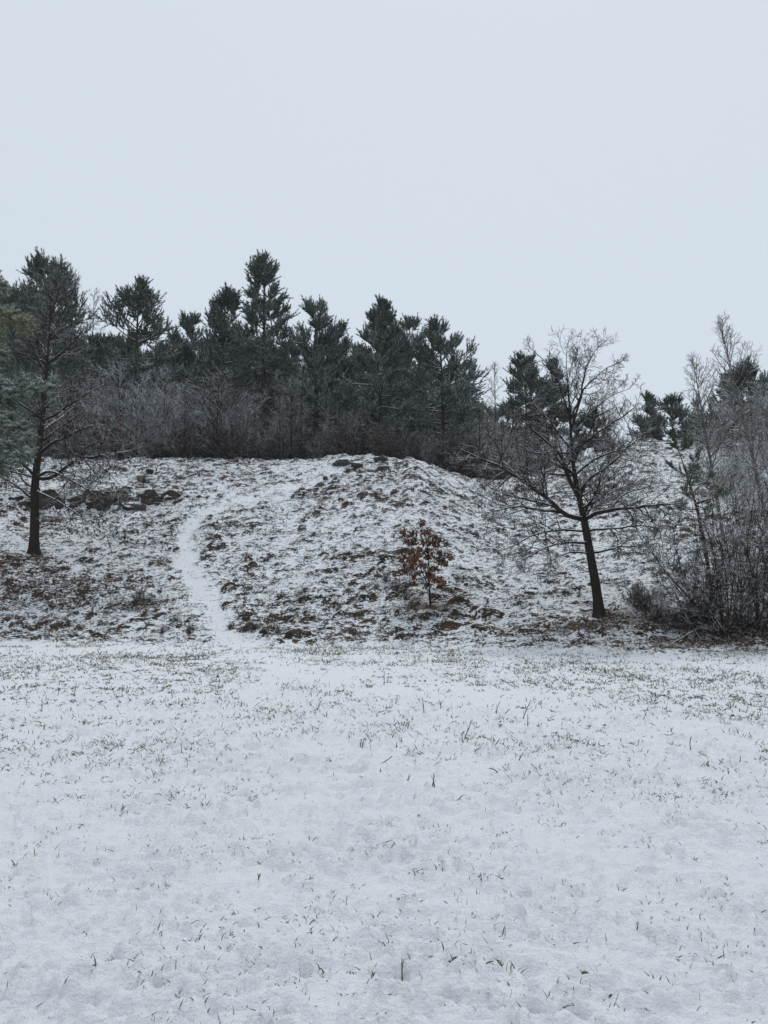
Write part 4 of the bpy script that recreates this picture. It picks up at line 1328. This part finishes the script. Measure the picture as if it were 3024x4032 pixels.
for i in range(54):
    px = 560 + 1450 * (i + R()) / 54
    D = np.interp(az_te(px, 1800)[0], CR_A, CR_D)
    r = D + 0.7 + 3.6 * R()
    h = (0.55 + 0.85 * R()) * np.interp(px, [380, 700, 1300, 1500, 1600, 1800, 2060], [0.7, 1.0, 1.0, 0.75, 0.9, 1.1, 0.9])
    place_shrub(4 + int(R() * 3), foot(px, r), R() * 6.28, (h * 1.1, h * 1.1, h))
RNG = np.random.default_rng(79)
def right_row(n, x0, x1, r0, r1, tops, lab, grp, seed):
    first = None
    for i in range(n):
        px = x0 + (x1 - x0) * (i + R()) / n
        r = r0 + (r1 - r0) * R()
        b = foot(px, r)
        _, te = az_te(px, np.interp(px, [q[0] for q in tops], [q[1] for q in tops]) + 60 * R())
        h = max(0.25, (CAMZ + te * r - b[2]) / 3.6)
        src = protos[int(R() * 4)][3]
        copy_thing(src, b, R() * 6.28, (h, h, h), lab, grp)
right_row(10, 2050, 2480, 44, 49, [(2050, 1660), (2300, 1720), (2480, 1760)], "frosted shrub on the ridge behind the leaning oak", "frosted shrubs on the right ridge", 1)
right_row(9, 2720, 3080, 27, 42, [(2660, 1900), (2800, 1760), (3080, 1650)], "frosted shrub on the slope behind the right thicket", "frosted shrubs behind the right thicket", 2)

# thicket at the right edge: big multi-stemmed shrubs, each its own
tk = [(701, 2855, 2520, 1960, 175, 20, "large multi-stemmed bare shrub with arching snowy stems at the hill foot"),
      (702, 2990, 2500, 1900, 190, 18, "tall dense bare shrub standing behind the arching shrub"),
      (703, 2765, 2440, 2120, 100, 10, "greyish bare shrub growing round the young green pine"),
      (704, 3070, 2530, 2000, 170, 14, "bare shrub half behind the arching shrub at the meadow edge"),
      (705, 2925, 2420, 1830, 160, 12, "tall frosted shrub beneath the birches")]
for seed, px, py, top, hwp, n0, lab in tk:
    b = hit(px, py)
    r = math.hypot(b[0], b[1])
    _, te = az_te(px, top)
    H = CAMZ + te * r - b[2]
    shrub_obj(shrub_parts(seed, H, hwp / FPX * r * 2, n0 - 2, 9, 6, 2, mat=M_TWIG, tmat=M_FROST if seed == 705 else M_TWIG, spread=0.85, r0=0.020, upr=0.035), lab, b)
lowb = shrub_parts(711, 0.75, 0.9, 40, 8, 5, 0, mat=M_THICK, tmat=M_THICK, spread=1.25, r0=0.006, upr=-0.02)
o1 = shrub_obj(lowb, "low dark bramble bush beside the foot of the leaning oak", hit(2525, 2400), 0.4, name="bramble_bush")
for px, py, s, lab in [(2590, 2462, 0.75, "tangled low bramble in the gully between the oak and the thicket"), (2760, 2490, 1.1, "dark bramble heap under the arching shrub"), (2690, 2470, 0.9, "dark bramble beside the snow covered logs"),
                       (2930, 2500, 0.9, "dark bramble filling the base of the right thicket"), (560, 2012, 0.5, "small dark bush beside the snow capped boulder"), (565, 1905, 0.55, "small brown bush on the slope above the stone bank")]:
    copy_thing(o1, hit(px, py) - [0, 0, 0.03], R() * 6, (s, s, s), lab)
stalk = shrub_parts(712, 0.62, 0.4, 44, 2, 0 or 1, 0, mat=M_THICK, tmat=M_THICK, spread=0.5, r0=0.0042, upr=0.02)
s1 = shrub_obj(stalk, "fan of tall dry stems rising from a dark grass clump left of the path", hit(548, 2378), 0, name="dry_weed_clump")
wl_ = "clump of dry brown weed stems at the bottom of the slope beside the path"
for px, py, s in [(1000, 2500, .75), (1045, 2512, .7), (1090, 2505, .7), (1140, 2520, .6), (1185, 2380, .6), (1200, 2345, .55), (1320, 2390, .5), (690, 2470, .7), (745, 2500, .6), (640, 2500, .5)]:
    copy_thing(s1, hit(px, py), R() * 6, (s, s, s), wl_, "dry weed clumps beside the path")
wl2 = "sparse dry stems standing on the slope between the path and the young oak"
for px, py, s in [(1520, 2300, .75), (1560, 2340, .8), (1600, 2370, .7), (1480, 2330, .6), (1640, 2385, .6)]:
    copy_thing(s1, hit(px, py), R() * 6, (s, s, s), wl2, "dry stems near the young oak")

# snow covered logs lying by the thicket
def build_logs():
    global RNG
    RNG = np.random.default_rng(31)
    for a, b, rad, lab in [((2640, 2500), (2735, 2445), 0.035, "longest snow covered fallen branch in front of the thicket"), ((2655, 2478), (2740, 2432), 0.028, "fallen branch with snow lying across the bramble"),
                           ((2640, 2545), (2800, 2500), 0.024, "thin fallen branch in the brown grass below the thicket")]:
        A, B = hit(*a), hit(*b)
        B = B + [0, 0, 0.28]
        P, L = resample([A + [0, 0, 0.03], A * 0.5 + B * 0.5 + [0.02, 0, 0.05], B], 10)
        acc = Acc()
        acc.tubes((P - A)[None], (rad * np.linspace(1, 0.5, 10))[None], 8)
        s, d, l, r, bb = kids((P - A)[None], (rad * np.linspace(1, 0.5, 10))[None], np.array([L]), 5, 0.3, 1.0, 0.6, 0.35, 0.5)
        P2, R2 = grow(s, d, l, np.clip(r, 0.006, 0.014), 5, 0.12, 0, 0.4)
        acc.tubes(P2, R2, 5)
        tag(add("fallen_branch", acc.mesh("fallen_branch", M_OAK), loc=A), lab, "branch")
build_logs()

# ------------------------------------------------------------------ rocks and the cut stone bank
def rock_mesh(seed, sx, sy, sz, mat, rough=0.35):
    n, k = 14, 9
    th = np.linspace(0, 2 * np.pi, n, endpoint=False)
    ph = np.linspace(0.02, np.pi - 0.02, k)
    A, B = np.meshgrid(th, ph)
    d = np.stack([np.cos(A) * np.sin(B), np.sin(A) * np.sin(B), np.cos(B)], -1).reshape(-1, 3)
    q = np.sign(d) * np.abs(d) ** 0.7
    f = 1 + rough * (fbm(d[:, 0] * 1.8 + d[:, 2] * 1.1 + seed * 3, d[:, 1] * 1.8 - d[:, 2] * 1.4, seed, 3) - 0.5) * 2
    V = q * f[:, None] * np.array([sx, sy, sz])
    idx = np.arange(n * k).reshape(k, n)
    nx = np.roll(idx, -1, 1)
    Q = np.stack([idx[:-1], idx[1:], nx[1:], nx[:-1]], -1).reshape(-1, 4)
    return make_mesh("rock", V, Q, None, [mat], False)

for i, (px, py, sx, sy, sz, lab) in enumerate([
        (1348, 1832, 0.42, 0.30, 0.20, "dark rock slab jutting from the top of the snowy mound"), (1408, 1842, 0.36, 0.25, 0.13, "flat dark rock below the slab on the mound"),
        (1500, 1826, 0.30, 0.22, 0.13, "grey rock near the notch on top of the mound"), (1281, 1893, 0.09, 0.09, 0.10, "single small dark stone standing beside the path near the mound"),
        (1311, 1882, 0.14, 0.10, 0.06, "small flat stone just above the single stone by the path"), (525, 2004, 0.42, 0.3, 0.17, "snow capped boulder lying under the stone bank"), (590, 1868, 0.16, 0.14, 0.20, "broken dark tree stump on the slope above the stone bank")]):
    p = hit(px, py)
    o = add("boulder" if "boulder" in lab else ("tree_stump" if "stump" in lab else "rock"), rock_mesh(40 + i, sx, sy, sz, M_OAK if "stump" in lab else M_ROCK), loc=(p[0], p[1], ground_z(p) + sz * 0.1))
    o.rotation_euler = (0.15 * math.sin(i), 0, i * 1.3)
    tag(o, lab, "stump" if "stump" in lab else "rock")

def build_bank():
    """the cut face: rough layered stones set into the step of the slope"""
    global RNG
    RNG = np.random.default_rng(55)
    a0, a1 = LEDGE_A[0], LEDGE_A[-1]
    mid = (LEDGE_A[2] + LEDGE_A[-2]) / 2
    c = np.array([*polar(mid, ledge_r(mid)), 0.0])
    c[2] = float(H0(c[0], c[1] - 0.3))
    root = thing("stone_bank", "low dark stone bank cut into the slope behind the oak with russet leaves", "bank", c)
    na, nz = 260, 14
    az = np.linspace(LEDGE_A[1], LEDGE_A[-1], na)
    V = []
    for j in range(nz):
        t = j / (nz - 1)
        rr = ledge_r(az) - 0.20 + 0.20 * t
        x, y = polar(az, rr)
        xl, yl = polar(az, ledge_r(az) - 0.35)
        xh, yh = polar(az, ledge_r(az) + 0.25)
        zl, zh = H0(xl, yl) - 0.08, H0(xh, yh) + 0.03 - 0.42 * sstep(0.35, 0.8, fbm(az * 60, az * 3, 79, 4)) * 0.8 + 0.05 * (fbm(az * 400, az * 3, 83, 3) - 0.5)
        z = zl + (zh - zl) * t
        bump = 0.26 * (fbm(az * 80, z * 5.0, 71, 4) - 0.5) + 0.12 * (fbm(az * 210, z * 11, 73, 3) - 0.5)
        x, y = polar(az, rr - bump)
        V.append(np.stack([x, y, z], 1))
    V = np.array(V).reshape(-1, 3) - c
    idx = np.arange(na * nz).reshape(nz, na)
    Q = np.stack([idx[:-1, :-1], idx[:-1, 1:], idx[1:, 1:], idx[1:, :-1]], -1).reshape(-1, 4)
    add("rock_face", make_mesh("rock_face", V, Q, None, [M_EARTH], True), root)
    stones = [rock_mesh(200 + k, 1, 1, 1, M_EARTH, 0.3) for k in range(5)]
    for k in range(14):
        a = LEDGE_A[1] + (LEDGE_A[-2] - LEDGE_A[1]) * R()
        rr = float(ledge_r(a))
        xl, yl = polar(a, rr - 0.35)
        xh, yh = polar(a, rr + 0.25)
        zl, zh = float(H0(xl, yl)), float(H0(xh, yh))
        t = 0.05 + 0.8 * R()
        x, y = polar(a, rr - 0.20 + 0.2 * t)
        s = 0.04 + 0.06 * R()
        o = add("stone", stones[k % 5], root, loc=(x - c[0], y - c[1], zl + (zh - zl) * t - c[2]))
        o.scale = (s * (1.2 + R()), s, s * (0.55 + 0.3 * R()))
        o.rotation_euler = (0.2 * RN(1)[0], 0.2 * RN(1)[0], -a + 0.2 * RN(1)[0])
build_bank()

# ------------------------------------------------------------------ dead stalks standing in the meadow snow
def build_stalks():
    global RNG
    RNG = np.random.default_rng(66)
    spots = [(1828, 2912, 1860, 2833), (2078, 2872, 2078, 2812), (2055, 2840, 2092, 2755), (1965, 2822, 2010, 2790), (1953, 2820, 1970, 2760), (1488, 3010, 1545, 2978), (1598, 3098, 1612, 3048), (1500, 3060, 1497, 3026),
             (1700, 3100, 1708, 3045), (1715, 3105, 1706, 3070), (1855, 2965, 1895, 2940), (1935, 2950, 1970, 2908), (2040, 3000, 2060, 2965), (1965, 3055, 1925, 3026), (1850, 3055, 1930, 3060), (1670, 2810, 1663, 2745),
             (1735, 2795, 1733, 2760), (1510, 2700, 1512, 2645), (1246, 2800, 1262, 2760), (1285, 2830, 1288, 2800), (680, 2755, 676, 2715), (290, 2740, 300, 2680), (165, 2800, 166, 2750), (230, 2735, 234, 2708), (1420, 2945, 1424, 2910),
             (1425, 2950, 1436, 2905), (1560, 2945, 1562, 2925), (2870, 3060, 2866, 3025), (2720, 2960, 2722, 2900), (960, 3690, 962, 3660), (1585, 3848, 1583, 3775), (2010, 3905, 1998, 3870), (1462, 3895, 1470, 3830), (70, 3425, 45, 3385), (1012, 3475, 1025, 3440)]
    for i, (x0, y0, x1, y1) in enumerate(spots):
        A = hit(x0, y0)
        A[2] = ground_z(A)
        B = at_depth(x1, y1, A[1] + 0.02 * RN(1)[0])
        acc = Acc()
        mid = (A + B) / 2 + 0.06 * np.linalg.norm(B - A) * RN(3)
        P, L = resample([A + [0, 0, -0.02], mid, B], 8)
        rad = 0.0022 + 0.0004 * A[1]
        near = A[1] < 5.5
        acc.tubes((P - A)[None], (min(rad, 0.0055) * np.linspace(1, 0.55, 8))[None], 5)
        s, d, l, r, b = kids((P - A)[None], np.full((1, 8), 0.003), np.array([L]), 3, 0.2, 0.9, 0.7, 0.4, 0.7)
        P2, R2 = grow(s, d, l, np.full(3, 0.0025), 4, 0.1, 0.1, 0.5)
        acc.tubes(P2, R2, 3)
        V, Q = np.concatenate(acc.V), np.concatenate(acc.Q)
        tint = np.full(len(V), 0.02 + 0.2 * R() if near else 0.72 + 0.28 * R())
        me = make_mesh("stalk", V, Q, None, [M_GRASS], True, {"tint": tint, "snow": np.zeros(len(V))})
        o = add("grass_stalk" if near else "dead_stalk", me, loc=A)
        if near:
            tag(o, "single green grass stem standing up from smooth snow", "grass", "green stems in the meadow")
        else:
            tag(o, "broken dry brown stalk sticking out of the meadow snow", "stalk", "dead stalks in the meadow")
build_stalks()

# ------------------------------------------------------------------ the snow-laden air
def build_haze():
    m = bpy.data.materials.new("haze")
    m.use_nodes = True
    nt = m.node_tree
    nt.nodes.remove(nt.nodes['Principled BSDF'])
    v = nt.nodes.new('ShaderNodeVolumePrincipled')
    v.inputs['Color'].default_value = (0.93, 0.95, 0.97, 1)
    v.inputs['Density'].default_value = HAZE
    nt.links.new(v.outputs[0], nt.nodes['Material Output'].inputs['Volume'])
    a, z0, z1 = 420.0, -1.2, 32.0
    V = [(-a, -a, z0), (a, -a, z0), (a, a, z0), (-a, a, z0), (-a, -a, z1), (a, -a, z1), (a, a, z1), (-a, a, z1)]
    Q = [(0, 3, 2, 1), (4, 5, 6, 7), (0, 1, 5, 4), (1, 2, 6, 5), (2, 3, 7, 6), (3, 0, 4, 7)]
    o = add("haze", make_mesh("haze", V, np.array(Q), None, [m], False))
    o["kind"] = "stuff"
    tag(o, "thin snowy haze hanging in the air over the meadow and wood", "haze")
HAZE = 0.0007
build_haze()
